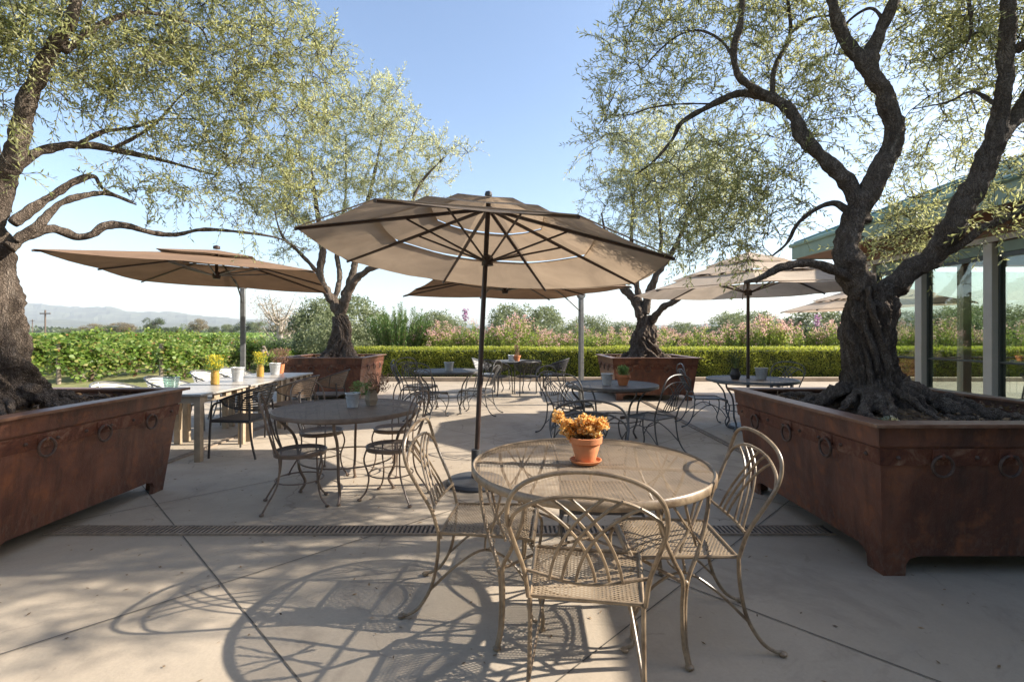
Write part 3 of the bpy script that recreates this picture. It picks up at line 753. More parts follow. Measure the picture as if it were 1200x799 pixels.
def lattice_chair(metal, seatmesh):
    t = thing('lattice_chair', 'x', 'chair')
    r = .0086
    h = .425
    def S(pts, sgn): return [(sgn*x, y, z) for x, y, z in pts]
    up = [(.212, -.225, h), (.224, -.258, .54), (.25, -.318, .66), (.268, -.365, .76), (.255, -.386, .84), (.205, -.388, .895), (.11, -.382, .928), (0, -.378, .938)]
    hoop = S(up, 1)+S(list(reversed(up[:-1])), -1)
    b = MB(); b.tube(hoop, r, 10, 5); b.build('back_hoop', metal, t)
    # arch touching hoop at mid height
    b = MB()
    def yat(z): return float(np.interp(z, [h, .54, .66, .76, .84, .94], [-.225, -.258, -.318, -.365, -.384, -.386]))
    arch = [(.262, yat(.74), .735), (.235, yat(.79), .79), (.16, yat(.83), .833), (.08, yat(.85), .852), (0, yat(.855), .856)]
    b.tube(S(arch, 1)+S(list(reversed(arch[:-1])), -1), r*.85, 8, 4)
    b.tube([(.222, yat(.54)+.01, .535), (0, yat(.52)-.03, .515), (-.222, yat(.54)+.01, .535)], r*.8, 8, 6)
    def archz(x): 
        a = abs(x)/.262; return .856-.02*a**2-.10*a**5
    for xt, xb in ((-.185, .035), (-.125, .085), (-.062, .13)):
        for sg in (1, -1):
            p0 = Vector((sg*xt, 0, archz(xt))); p2 = Vector((sg*xb, 0, .52)); p1 = Vector((sg*(xb-.035), 0, .745))
            pts = []
            for k in range(9):
                q = k/8; p = p0*(1-q)**2+p1*2*q*(1-q)+p2*q*q; p.y = yat(p.z)-.02*(1-((p.z-.52)/.33))+(.004 if sg > 0 else -.004); pts.append(p)
            b.tube(pts, r*.68, 7, 2)
    b.build('back_lattice', metal, t)
    # seat: dished mesh panel with a rolled front edge
    nu, nv = 12, 12; vs = []; fs = []
    for j_ in range(nv+1):
        v = j_/nv; y = -.215+.46*v; hw = .205+.025*v
        for i in range(nu+1):
            u = -1+2*i/nu
            z = h-.012*(1-u*u)*(1-(2*v-1)**2)-.035*max(0, (v-.86)/.14)**2
            vs.append((u*hw, y, z))
    for j_ in range(nv):
        for i in range(nu): a = j_*(nu+1)+i; fs.append((a, a+1, a+nu+2, a+nu+1))
    b = MB(); b.add(vs, fs); b.build('seat', seatmesh, t)
    b = MB(); b.tube([(-.205, -.218, h), (.205, -.218, h), (.218, 0, h), (.231, .19, h), (.228, .235, h-.012), (-.228, .235, h-.012), (-.231, .19, h), (-.218, 0, h)], .0085, 8, 1, closed=True, smooth=False)
    vs = [(-.232, .248, h-.006), (.232, .248, h-.006), (.232, .25, h-.045), (-.232, .25, h-.045)]
    b.box(-.231, .231, .240, .246, h-.045, h-.008)
    b.box(.2, .208, -.22, -.21, h-.03, h); b.build('seat_frame', metal, t)
    for sg in (1, -1):
        b = MB(); b.tube(S([(.205, -.225, h), (.205, -.232, .30), (.205, -.262, .16), (.212, -.32, .06), (.215, -.375, .022), (.215, -.405, .018)], sg), r, 10, 5)
        foot(b, (sg*.215, -.41)); b.build('leg', metal, t)
        b = MB(); b.tube(S([(.222, .225, h-.03), (.236, .262, .33), (.222, .25, .20), (.20, .215, .10), (.205, .235, .03), (.212, .265, .016)], sg), r, 10, 5)
        foot(b, (sg*.212, .27)); b.build('leg', metal, t)
    b = MB()
    for sg in (1, -1):
        b.tube(S([(.213, .235, .15), (.19, .14, .28), (.17, 0, .335), (.185, -.14, .26), (.207, -.275, .135)], sg), r*.75, 7, 5)
    b.tube([(-.15, 0, h-.03), (-.17, 0, .335), (0, .02, .30), (.17, 0, .335), (.15, 0, h-.03)], r*.7, 7, 4)
    b.build('stretcher', metal, t)
    return Proto(t)

def bistro_chair(metal, seatmesh):
    t = thing('bistro_chair', 'x', 'chair'); r = .0075; h = .45; R = .2
    def S(pts, sgn): return [(sgn*x, y, z) for x, y, z in pts]
    up = [(.135, -.155, h), (.15, -.20, .55), (.172, -.235, .67), (.178, -.26, .77), (.15, -.285, .86), (.085, -.298, .91), (0, -.302, .925)]
    b = MB(); b.tube(S(up, 1)+S(list(reversed(up[:-1])), -1), r, 8, 5); b.build('back_hoop', metal, t)
    b = MB()
    inn = [(.07, -.188, h), (.10, -.215, .56), (.115, -.24, .66), (.10, -.262, .76), (.055, -.275, .82), (0, -.28, .835)]
    b.tube(S(inn, 1)+S(list(reversed(inn[:-1])), -1), r*.8, 8, 5)
    b.tube([(.176, -.24, .70), (.09, -.232, .62), (0, -.225, .585), (-.09, -.232, .62), (-.176, -.24, .70)], r*.75, 7, 5)
    b.build('back_loops', metal, t)
    b = MB(); n_ = 28
    vs = [(0, 0, h-.012)]; fs = []
    for k, (rr, zz) in enumerate(((.1, h-.008), (R, h))):
        for i in range(n_): a = 2*PI*i/n_; vs.append((rr*math.cos(a), rr*math.sin(a), zz))
    for i in range(n_):
        fs.append((0, 1+i, 1+(i+1) % n_)); fs.append((1+i, 1+n_+i, 1+n_+(i+1) % n_, 1+(i+1) % n_))
    b.add(vs, fs); b.build('seat', seatmesh, t)
    b = MB(); b.torus((0, 0, h-.006), R, .009); b.lathe([(R+.002, h-.035), (R+.004, h-.01)], 28, cap=False); b.build('seat_ring', metal, t)
    for sg in (1, -1):
        b = MB(); b.tube(S([(.135, -.155, h), (.125, -.15, .33), (.14, -.17, .20), (.175, -.235, .08), (.19, -.27, .015)], sg), r, 8, 5); foot(b, (sg*.19, -.272)); b.build('leg', metal, t)
        b = MB(); b.tube(S([(.135, .145, h-.01), (.15, .165, .34), (.125, .135, .20), (.135, .155, .08), (.16, .20, .015)], sg), r, 8, 5); foot(b, (sg*.16, .202)); b.build('leg', metal, t)
    b = MB(); b.torus((0, -.005, .215), .185, .006); b.build('stretcher_ring', metal, t)
    return Proto(t)

def bucket_chair(metal, strap, nst=9):
    """woven bucket armchair: straps wrapping round back and arms"""
    t = thing('bucket_chair', 'x', 'chair'); h = .44
    def prof(a):
        # a: -1..1 round the shell, returns (dir, low z, high z)
        w_ = math.cos(a*PI/2*.95); lo = .615-.09*max(0, w_); hi = .655+.16*max(0, w_)**1.2
        return lo, hi
    b = MB(); rows = nst
    for s_ in range(rows):
        f0 = s_/rows; f1 = f0+.68/rows; vs = []; n_ = 26
        for i in range(n_+1):
            a = -1+2*i/n_; an = a*PI*.60; lo, hi = prof(a)
            for f in (f0, f1):
                rr = .245+.05*f; z = lo+(hi-lo)*f
                x = math.sin(an)*rr*1.05; y = -math.cos(an)*rr*1.0-.0-.05*f*max(0, math.cos(an))
                vs.append((x, y, z))
        m_ = len(vs)
        vs2 = [(x*.985, y*.985, z) for x, y, z in vs]
        fs = []
        for i in range(n_):
            a_ = 2*i; fs += [(a_, a_+2, a_+3, a_+1), (m_+a_, m_+a_+1, m_+a_+3, m_+a_+2), (a_, m_+a_, m_+a_+2, a_+2), (a_+1, a_+3, m_+a_+3, m_+a_+1)]
        b.add(vs+vs2, fs)
    b.build('back_shell', strap, t)
    b = MB()
    tp = []; bt = []
    for i in range(27):
        a = -1+2*i/26; an = a*PI*.60; lo, hi = prof(a)
        tp.append((math.sin(an)*.297*1.05, -math.cos(an)*.297-.05*max(0, math.cos(an)), hi+.004)); bt.append((math.sin(an)*.243*1.05, -math.cos(an)*.243, lo-.004))
    b.tube(tp, .010, 8, 1, smooth=False); b.tube(bt, .008, 8, 1, smooth=False)
    for i in (0, 5, 13, 21, 26): b.tube([bt[i], tp[i]], .008, 8, smooth=False)
    b.build('shell_frame', metal, t)
    b = MB()
    for i in range(13):
        x = -.235+i*.0365; b.box(x, x+.027, -.21, .235, h-.012, h)
    b.build('seat', strap, t, smooth=False)
    b = MB(); b.tube([(-.245, -.22, h-.018), (.245, -.22, h-.018), (.245, .245, h-.018), (-.245, .245, h-.018)], .013, 8, closed=True, smooth=False); b.build('seat_frame', metal, t)
    for sg in (1, -1):
        b = MB(); b.tube([(sg*.287, .075, .65), (sg*.262, .20, .60), (sg*.255, .235, .44), (sg*.265, .25, 0.012)], .012, 8, 4); b.build('leg', metal, t)
        b = MB(); b.tube([(sg*.205, -.20, .62), (sg*.225, -.215, .44), (sg*.235, -.24, .22), (sg*.25, -.30, .012)], .012, 8, 4); b.build('leg', metal, t)
    return Proto(t)

def round_table_lattice(metal, top, ang):
    t = thing('round_table', 'x', 'table'); R = .6; h = .74
    b = MB(); n_ = 72; vs = [(0, 0, h-.004)]; fs = []
    for i in range(n_): a = 2*PI*i/n_; vs.append(((R-.01)*math.cos(a), (R-.01)*math.sin(a), h-.004))
    for i in range(n_): fs.append((0, 1+i, 1+(i+1) % n_))
    b.add(vs, fs); b.build('tabletop', top, t, smooth=False)
    b = MB(); b.lathe([(R-.012, h-.002), (R-.004, h+.004), (R+.004, h), (R+.006, h-.03), (R+.002, h-.036), (R-.004, h-.032), (R-.006, h-.006)], 72, cap=False); b.build('rim', metal, t, sharp=60)
    b = MB()
    for k in range(2):
        a = ang+PI/4+k*PI/2; d = Vector((math.cos(a), math.sin(a), 0)); b.tube([d*(R-.01)+Vector((0, 0, h-.02)), -d*(R-.01)+Vector((0, 0, h-.02))], .008, 8, smooth=False)
    b.build('top_brace', metal, t)
    for k in range(4):
        a = ang+k*PI/2
        def pt(da, r_, z): return Vector((math.cos(a+da)*r_, math.sin(a+da)*r_, z))
        b = MB()
        for sg in (1, -1):
            b.tube([pt(sg*.31, .583, h-.03), pt(sg*.27, .58, .60), pt(sg*.15, .57, .47), pt(sg*.035, .56, .37), pt(sg*.018, .55, .25), pt(sg*.014, .555, .1), pt(sg*.010, .575, .018)], .0092, 9, 6)
        foot(b, pt(0, .578, 0)); b.ball(pt(0, .56, .355), .013); lg = b.build('leg', metal, t)
        b = MB()
        for s0, s1 in ((.19, -.17), (.07, -.10), (-.07, .10), (-.19, .17)):
            b.tube([pt(s0, .583, h-.03), pt((s0+s1)*.5+s0*.1, .578, .60), pt(s1, .574, .50)], .0058, 6, 4)
        pass
        b.build('leg_lattice', metal, lg)
    b = MB()
    for k in range(2):
        a = ang+k*PI/2; d = Vector((math.cos(a), math.sin(a), 0)); z = Vector((0, 0, .35+.004*k))
        b.tube([d*.555+z, d*.25+z*1.06, z*1.02, -d*.25+z*1.06, -d*.555+z], .0075, 8, 5)
    b.ball((0, 0, .357), .03, .5, 14, 6); b.build('stretcher', metal, t)
    return Proto(t)

def round_table_plain(metal, top, R=.62):
    t = thing('round_table', 'x', 'table'); h = .74
    b = MB(); n_ = 64; vs = [(0, 0, h-.002)]; fs = []
    for i in range(n_): a = 2*PI*i/n_; vs.append(((R-.006)*math.cos(a), (R-.006)*math.sin(a), h-.002))
    for i in range(n_): fs.append((0, 1+i, 1+(i+1) % n_))
    b.add(vs, fs); b.build('tabletop', top, t, smooth=False)
    b = MB(); b.lathe([(R-.012, h), (R, h+.003), (R+.003, h-.004), (R+.003, h-.032), (R-.006, h-.030), (R-.008, h-.006)], 64, cap=False); b.build('rim', metal, t, sharp=60)
    for k in range(4):
        a = -PI/2+.15+k*PI/2
        b = MB(); pr = [(R-.03, .70), (R-.05, .64), (R-.16, .52), (R-.20, .38), (R-.21, .22), (R-.26, .10), (R-.22, .018)]
        b.tube([(math.cos(a)*r_, math.sin(a)*r_, z) for r_, z in pr], .0125, 10, 5); foot(b, (math.cos(a)*(R-.22), math.sin(a)*(R-.22))); b.build('leg', metal, t)
    b = MB(); b.torus((0, 0, .30), .40, .007, seg=40); b.torus((0, 0, .69), .53, .007, seg=40); b.build('stretcher_ring', metal, t)
    return Proto(t)

def slat_table():
    t = thing('slatted_table', 'x', 'table'); L, Wd, h = .97, .92, .74
    b = MB(); n_ = 8; w_ = (Wd-.16)/n_
    for i in range(n_): b.box(-Wd/2+.08+i*w_+.002, -Wd/2+.08+(i+1)*w_-.004, -L/2+.07, L/2-.07, h-.02, h-.001)
    b.build('slats', 'grey_top', t, smooth=False, bevel=.002)
    b = MB(); b.box(-Wd/2, -Wd/2+.078, -L/2, L/2, h-.024, h); b.box(Wd/2-.078, Wd/2, -L/2, L/2, h-.024, h)
    b.box(-Wd/2+.078, Wd/2-.078, -L/2, -L/2+.068, h-.024, h); b.box(-Wd/2+.078, Wd/2-.078, L/2-.068, L/2, h-.024, h); b.build('top_frame', 'grey_top', t, smooth=False, bevel=.003)
    b = MB()
    for s_ in (1, -1):
        for k in range(4): y = -L/2+.08+k*.235; b.box(s_*(Wd/2-.055)-.012, s_*(Wd/2-.055)+.012, y, y+.11, h-.085, h-.025)
        b.box(s_*(Wd/2-.055)-.010, s_*(Wd/2-.055)+.010, -L/2+.05, L/2-.05, h-.105, h-.086)
        b.box(-Wd/2+.06, Wd/2-.06, s_*(L/2-.05)-.012, s_*(L/2-.05)+.012, h-.10, h-.025)
    b.build('apron', 'tan_wood', t, smooth=False)
    for sx in (1, -1):
        for sy in (1, -1):
            x, y = sx*(Wd/2-.055), sy*(L/2-.055); b = MB(); b.box(x-.033, x+.033, y-.033, y+.033, 0, h-.026); b.build('leg', 'tan_wood', t, smooth=False, bevel=.003)
    return Proto(t)

chA = lattice_chair('beige_metal', 'mesh_seat_beige'); chD = lattice_chair('dark_metal', 'mesh_seat_dark'); chN = lattice_chair('blue_metal', 'mesh_blue')
chB = bistro_chair('bronze_metal', 'mesh_seat_bronze')
bkB = bucket_chair('black_wicker', 'black_wicker'); bkT = bucket_chair('black_wicker', 'tan_wicker'); bkS = bucket_chair('post_grey', 'silver_strap', 7)

T1 = (.40, 2.52)
round_table_lattice('beige_metal', 'mesh_top_beige', math.atan2(-.46, .335)).put((*T1, 0), 0, 'large round beige mesh table in the foreground with an orange flowering pot', cat='table', group='round metal tables')
g1 = 'beige lattice-back chairs round the foreground table'
def put(pr, x, y, d, label, group, cat='chair', sc=None): return pr.put((x, y, 0), face(*d), label, group, sc, cat)
put(chA, .305, 2.02, (.16, 1), 'beige lattice-back chair nearest the camera, its back to us, overlapping the front table', g1)
put(chA, -.115, 2.60, (1, -.10), 'beige lattice-back chair left of the foreground table, facing right towards it', g1)
put(chA, .775, 2.37, (-1, .04), 'beige lattice-back chair right of the foreground table in front of the front right planter', g1)
put(chD, .52, 3.02, (-.03, -1), 'dark lattice-back chair on the far side of the foreground table behind the orange pot', g1)
# table 2
T2 = (-1.47, 4.4)
round_table_plain('bronze_metal', 'mesh_bronze').put((*T2, 0), 0, 'round bronze table left of the centre umbrella, pail and vase on it', cat='table', group='round metal tables')
g2 = 'small round-seat chairs at the bronze table'
put(chB, -1.74, 4.05, (.92, .38), 'bronze round-seat chair at the near left of the bronze table, beside the slatted table', g2)
put(chB, -1.04, 4.22, (-.95, .25), 'bronze round-seat chair at the near right side of the bronze table', g2)
put(chB, -1.88, 4.86, (.75, -.6), 'bronze round-seat chair at the far left side of the bronze table', g2)
put(chB, -1.20, 5.02, (-.35, -.94), 'bronze round-seat chair at the far right side of the bronze table', g2)
# table 3
plainD = round_table_plain('dark_metal', 'mesh_dark', .6)
T3 = (1.30, 6.45)
plainD.put((*T3, 0), .2, 'round dark table with a grey pail and a small terracotta herb pot', cat='table', group='round metal tables')
g3 = 'dark lattice-back chairs at the table with the herb pot'
put(chD, 1.62, 5.82, (-.62, .78), 'dark lattice-back chair at the right side of the table with the herb pot', g3)
put(chD, .83, 5.98, (.66, .75), 'dark lattice-back chair at the left side of the table with the herb pot', g3)
put(chD, .80, 6.9, (.75, -.6), 'dark lattice-back chair beyond the far left edge of the table with the herb pot', g3)
# table 4
T4 = (-1.15, 8.85)
plainD.put((*T4, 0), .6, 'round dark table near the hedge with one white pail on it', group='round metal tables')
g4 = 'dark lattice-back chairs at the table with the white pail'
put(chD, -1.72, 8.75, (1, .1), 'dark lattice-back chair left of the table with the lone white pail', g4)
put(chD, -.62, 8.62, (-.9, .25), 'dark lattice-back chair right of the table with the lone white pail', g4)
put(chD, -1.38, 8.15, (.35, .9), 'dark lattice-back chair on the near side of the table with the lone white pail', g4)
put(chD, -1.75, 9.35, (.8, -.6), 'dark lattice-back chair at the far left of the table with the lone white pail', g4)
# table 5, far with bucket chairs
T5 = (.10, 12.0)
plainD.put((*T5, 0), .3, 'round grey table farthest back by the hedge, among black bucket chairs', group='round metal tables')
g5 = 'bucket chairs at the farthest table by the hedge'
put(bkB, .36, 11.25, (-.2, 1), 'black bucket chair with its back to us at the farthest table', g5)
put(bkB, 1.02, 11.75, (-1, .2), 'black bucket chair right of the farthest table by the hedge, seen from the side', g5)
put(bkS, -.62, 11.85, (1, .15), 'pale grey bucket chair left of the farthest table beside the hedge', g5)
put(bkB, -.35, 11.3, (.6, .8), 'black bucket chair near left of the farthest table, behind the big umbrella pole', g5)
# table 6 right
T6 = (3.5, 7.2)
round_table_plain('blue_metal', 'mesh_blue', .62).put((*T6, 0), .4, 'round blue-grey table round the pole of the right umbrella', cat='table', group='round metal tables')
g6 = 'chairs at the blue-grey table under the right umbrella'
put(chN, 2.98, 7.55, (1, -.1), 'blue-grey lattice-back chair left of the table under the right umbrella', g6)
put(chN, 4.25, 7.9, (-.8, -.6), 'blue-grey lattice-back chair behind the table under the right umbrella', g6)
# long table
sl = slat_table(); gs = 'square slatted tables pushed together in a row'
for y, lab in ((5.83, 'slatted grey-topped table nearest the camera in the row of three, beside the left planter'), (6.86, 'slatted grey-topped table in the middle of the row of three'), (7.89, 'slatted grey-topped table at the far end of the row of three')):
    sl.put((-3.84, y, 0), 0, lab, gs, cat='table')
g7 = 'bucket armchairs along the slatted tables'
put(bkB, -3.10, 5.72, (-1, .12), 'dark woven bucket armchair nearest on the right side of the slatted tables', g7)
put(bkT, -3.05, 6.85, (-1, .05), 'brown woven bucket armchair in the middle of the right side of the slatted tables', g7)
put(bkT, -2.98, 7.95, (-1, -.05), 'brown woven bucket armchair at the far right end of the slatted tables', g7)
put(bkS, -4.62, 5.9, (1, 0), 'pale strapped bucket chair nearest on the left side of the slatted tables', g7)
put(bkS, -4.62, 6.75, (1, .1), 'pale strapped bucket chair second along the left side of the slatted tables', g7)
put(bkS, -4.66, 7.75, (1, -.05), 'pale strapped bucket chair behind the yellow flower vases, third along the left side', g7)
put(bkS, -4.62, 8.35, (1, -.2), 'pale strapped bucket chair at the far end of the left side of the slatted tables', g7)

# ------------------------------------------------------------------ table-top things
def plant_leaves(name, mat, c, n, r, h, L, Wd, parent, up=.5, shape=4, flat=0):
    a = rng.uniform(0, 2*PI, n); rr = r*np.sqrt(rng.uniform(0, 1, n))*(.3+.7*rng.uniform(0, 1, n)); z = h*rng.uniform(0, 1, n)
    P = np.stack([c[0]+rr*np.cos(a), c[1]+rr*np.sin(a), c[2]+z], 1); D = np.stack([np.cos(a)*(1-up), np.sin(a)*(1-up), np.full(n, up)], 1)+rng.normal(size=(n, 3))*.35
    return leaves(name, mat, P, D, L*rng.uniform(.7, 1.3, n), Wd*rng.uniform(.8, 1.2, n), parent, shape=shape)
def pail(x, y, z, R, H, label, mat='galvanised', rz=0, group='metal pails on the tables'):
    t = thing('metal_pail', label, 'pail', (x, y, z), rz, group)
    b = MB(); b.lathe([(R*.74, 0), (R, H), (R+.004, H+.003), (R+.004, H-.006), (R-.003, H-.004), (R*.74-.004, .006)], 28); b.build('body', mat, t, sharp=50)
    b = MB(); b.torus((0, 0, H), R+.002, .004); 
    b.torus((0, 0, H*.72), R*.945, .002); b.build('rolled_rim', mat, t)
    return t
def leafy(t, mat, c, n, r, h, L, Wd, stems=10, name='foliage', smat='herb_leaf', up=.6):
    b = MB()
    for i in range(stems):
        a = random.uniform(0, 2*PI); q = random.uniform(.2, 1)*r
        b.tube([(c[0], c[1], c[2]-.02), (c[0]+q*.4*math.cos(a), c[1]+q*.4*math.sin(a), c[2]+h*.5), (c[0]+q*math.cos(a), c[1]+q*math.sin(a), c[2]+h*.95)], .0016, 4, 2, cap=False)
    b.build('stems', smat, t); plant_leaves(name, mat, c, n, r, h, L, Wd, t, up)

# orange succulent in terracotta pot on the front table
px_, py_ = .377, 2.52
t = thing('potted_succulent', 'orange flowering succulent in a small terracotta pot on the foreground table', 'potted plant', (px_, py_, .742))
b = MB(); b.lathe([(.05, .012), (.074, .10), (.073, .102), (.083, .104), (.085, .132), (.078, .134), (.074, .118), (.045, .02)], 32); b.build('pot', 'terracotta', t, sharp=50)
b = MB(); b.lathe([(.055, 0), (.072, .003), (.082, .017), (.077, .018), (.066, .008), (.02, .008)], 32); b.build('saucer', 'terracotta', t, sharp=50)
b = MB(); b.lathe([(.074, .118), (.001, .121)], 24, cap=False); b.build('soil', 'soil', t)
P = []; D = []
heads = []
for i in range(46):
    a = random.uniform(0, 2*PI); r_ = random.uniform(0, .085); heads.append(Vector((.01+1.15*r_*math.cos(a), r_*.9*math.sin(a), .13+random.uniform(.0, 1)**.8*(.115-.5*r_))))
for i in range(22): q = random.random(); heads.append(Vector((-.05-.10*q+random.uniform(-.03, .03), random.uniform(-.045, .045), .135+.09*q+random.uniform(-.02, .035))))
for i in range(4): heads.append(Vector((.075+random.uniform(-.02, .03), random.uniform(-.03, .03), .20+random.uniform(-.01, .02))))
b = MB()
for hd in heads:
    b.tube([(0, 0, .11), (hd.x*.6, hd.y*.6, .14), tuple(hd)], .0025, 5, 3)
    for k in range(28):
        a = random.uniform(0, 2*PI); el = random.uniform(-.2, 1.2); P.append(tuple(hd+Vector((0, 0, random.uniform(-.012, .004))))); D.append((math.cos(a)*math.cos(el), math.sin(a)*math.cos(el), math.sin(el)))
b.build('stems', 'litter', t)
leaves('flowers', 'succulent', P, D, .027, .010, t, shape=6)

pail(-1.43, 4.42, .742, .062, .125, 'white pail in the middle of the bronze table')
t = thing('wooden_vase', 'brown wedge-shaped vase of dried flowers and fern on the bronze table', 'vase', (-1.30, 4.55, .742))
b = MB(); b.lathe([(.045, 0), (.06, .05), (.05, .13), (.04, .14), (.03, .12)], 4); b.build('vase', 'tan_wood', t, smooth=False)
leafy(t, 'dry_flower', (.06, 0, .12), 420, .17, .16, .035, .008, 16, 'dried_flowers', 'litter'); plant_leaves('fern', 'herb_leaf', (-.07, -.02, .10), 320, .12, .11, .035, .009, t, .3)
pail(1.22, 6.32, .742, .072, .145, 'grey steel pail beside the potted herb on the dark table')
def herb(x, y, z, label, mat='herb_leaf', h=.11):
    t = thing('potted_herb', label, 'potted plant', (x, y, z))
    b = MB(); b.lathe([(.055, 0), (.082, .10), (.094, .102), (.094, .135), (.085, .135), (.08, .12)], 24); b.build('pot', 'terracotta', t, sharp=50)
    b = MB(); b.lathe([(.084, .12), (.001, .122)], 20, cap=False); b.build('soil', 'soil', t)
    leafy(t, mat, (0, 0, .12), 420, .085, h, .04, .008, 24, up=.85); return t
herb(1.42, 6.30, .742, 'small green herb in a terracotta pot on the dark round table')
pail(-1.12, 8.75, .742, .085, .15, 'lone white pail on the dark table near the hedge')
pail(-.02, 11.9, .742, .08, .14, 'small pail on the farthest table by the hedge')
herb(.12, 11.9, .742, 'potted flower stem on the farthest table beside the hedge', 'dry_flower', .24)
pail(3.62, 7.15, .742, .085, .16, 'shaded grey pail on the blue-grey table under the right umbrella')
t = thing('dark_vase', 'dark vase with a spiky plant on the blue-grey table', 'vase', (3.22, 7.1, .742))
b = MB(); b.lathe([(.05, 0), (.075, .07), (.05, .14), (.055, .16), (.045, .15)], 20); b.build('vase', 'black_wicker', t); leafy(t, 'tree_leaf', (0, 0, .15), 160, .12, .24, .07, .012, 12)
def yvase(x, y, label):
    t = thing('amber_vase', label, 'vase', (x, y, .742), 0, 'amber vases of yellow flowers')
    b = MB(); b.lathe([(.048, 0), (.052, .02), (.05, .13), (.042, .17), (.046, .19), (.04, .18)], 20); b.build('glass', 'amber_glass', t)
    leafy(t, 'yellow_petal', (0, 0, .19), 380, .115, .18, .03, .014, 22, 'flowers'); plant_leaves('greenery', 'herb_leaf', (0, 0, .16), 220, .13, .12, .05, .01, t)
yvase(-3.86, 6.40, 'amber vase of yellow flowers nearer the camera on the slatted tables')
yvase(-3.86, 7.55, 'amber vase of yellow flowers farther along the slatted tables, before the umbrella post')
pail(-3.80, 6.82, .742, .085, .19, 'steel pail between the two yellow flower vases')
pail(-3.84, 7.98, .742, .085, .18, 'steel pail at the far end of the slatted tables')
pail(-3.98, 5.75, .742, .085, .15, 'clear glass bowl-shaped bucket at the near end of the slatted tables', 'clear_glass')
t = thing('dry_bouquet', 'brown dried bouquet at the far end of the slatted tables behind the second vase', 'bouquet', (-3.86, 8.2, .742))
b = MB(); b.lathe([(.05, 0), (.07, .15), (.06, .15), (.045, .01)], 16); b.build('pot', 'terracotta', t); leafy(t, 'dry_flower', (0, 0, .15), 420, .2, .25, .05, .01, 20, 'dried_flowers', 'litter')

# ------------------------------------------------------------------ umbrellas
def umbrella8(label, x, y, hr, slope, R, tiltx, tilty, fab, pole_lean=(0, 0), rot=PI/8, base=True, gap=.042):
    t = thing('patio_umbrella', label, 'umbrella', (x, y, 0), 0, 'taupe market umbrellas on centre poles')
    A = hr+slope*R
    def P(a, r, dz=0):
        X = r*math.cos(a); Y = r*math.sin(a); return Vector((X+pole_lean[0], Y+pole_lean[1], A-slope*r+dz+tiltx*X+tilty*Y))
    cn = MB(); tiers = [(R, R*.62, 0), (R*.65, R*.33, gap), (R*.36, 0, gap*2)]
    ns = 8; names = ('canopy', 'canopy_tier', 'canopy_cap')
    for (ro, ri, dz), nm in zip(tiers, names):
        cn = MB(); m_ = 5
        for k in range(ns):
            a0 = rot+k*2*PI/ns; a1 = a0+2*PI/ns; vs = []; fs = []
            for i in range(m_+1):
                r_ = ro+(ri-ro)*i/m_
                p0, p1 = P(a0, r_, dz), P(a1, r_, dz)
                for j_ in range(m_+1):
                    f = j_/m_; p = p0.lerp(p1, f); p.z -= .028*math.sin(PI*f)*(1-.3*i/m_)*r_/R-.006*noise.noise(Vector((p.x*5, p.y*5, x))); vs.append(p)
            for i in range(m_):
                for j_ in range(m_): a = i*(m_+1)+j_; fs.append((a, a+1, a+m_+2, a+m_+1))
            cn.add(vs, fs)
        ob = cn.build(nm, fab, t)
        # hem
    hm = MB(); hm.tube([P(rot+k*2*PI/ns, R+.002, -.004) for k in range(ns)], .006, 6, closed=True, smooth=False); hm.build('hem', fab, t)
    hub = Vector((pole_lean[0]*.92, pole_lean[1]*.92, hr-.02))
    topp = Vector((pole_lean[0], pole_lean[1], A-.03))
    for k in range(ns):
        a = rot+k*2*PI/ns
        b = MB(); b.tube([P(a, .04, -.03), P(a, R*.5, -.026), P(a, R+.01, -.016)], [.018, .017, .013], 6, 1, smooth=False); rb_ = b.build('rib', 'rib_metal', t)
        b = MB(); q = P(a, R*.46, -.04); d = Vector((math.cos(a), math.sin(a), 0)); b.tube([hub+d*.04, q], .0095, 6, smooth=False); b.build('strut', 'rib_metal', rb_)
    b = MB(); b.tube([(0, 0, .03), (pole_lean[0]*.45, pole_lean[1]*.45, A*.5), (pole_lean[0], pole_lean[1], A+.03)], .023, 16, smooth=False); b.build('pole', 'rib_metal', t)
    b = MB(); b.lathe([(.026, -.05), (.055, -.045), (.055, .03), (.035, .05), (.026, .055)], 16, hub); b.lathe([(.03, -.04), (.05, -.03), (.05, .0), (.03, .02)], 16, topp); b.build('hub', 'rib_metal', t)
    b = MB(); b.lathe([(.015, 0), (.032, .012), (.036, .032), (.028, .055), (.001, .066)], 16, topp+Vector((0, 0, gap*2+.02))); b.build('finial', 'black_base', t)
    if base:
        b = MB(); b.lathe([(.27, 0), (.275, .02), (.26, .045), (.06, .06), (.04, .065), (.04, .32), (.026, .325)], 40); b.build('base', 'black_base', t, sharp=40)
    return t
umbrella8('large taupe eight-panel umbrella in the centre, open over the foreground', -.34, 4.6, 2.10, .30, 1.65, -.08, -.062, 'canvas_taupe', (.12, 0))
umbrella8('cream eight-panel umbrella on the right over the blue-grey table', 3.5, 7.3, 2.03, .30, 1.66, .02, 0, 'canvas_cream', (0, 0))
umbrella8('cream umbrella farthest right, partly hidden by the big olive trunk', 7.55, 10.3, 1.95, .27, 1.7, .045, 0, 'canvas_cream', (0, 0))

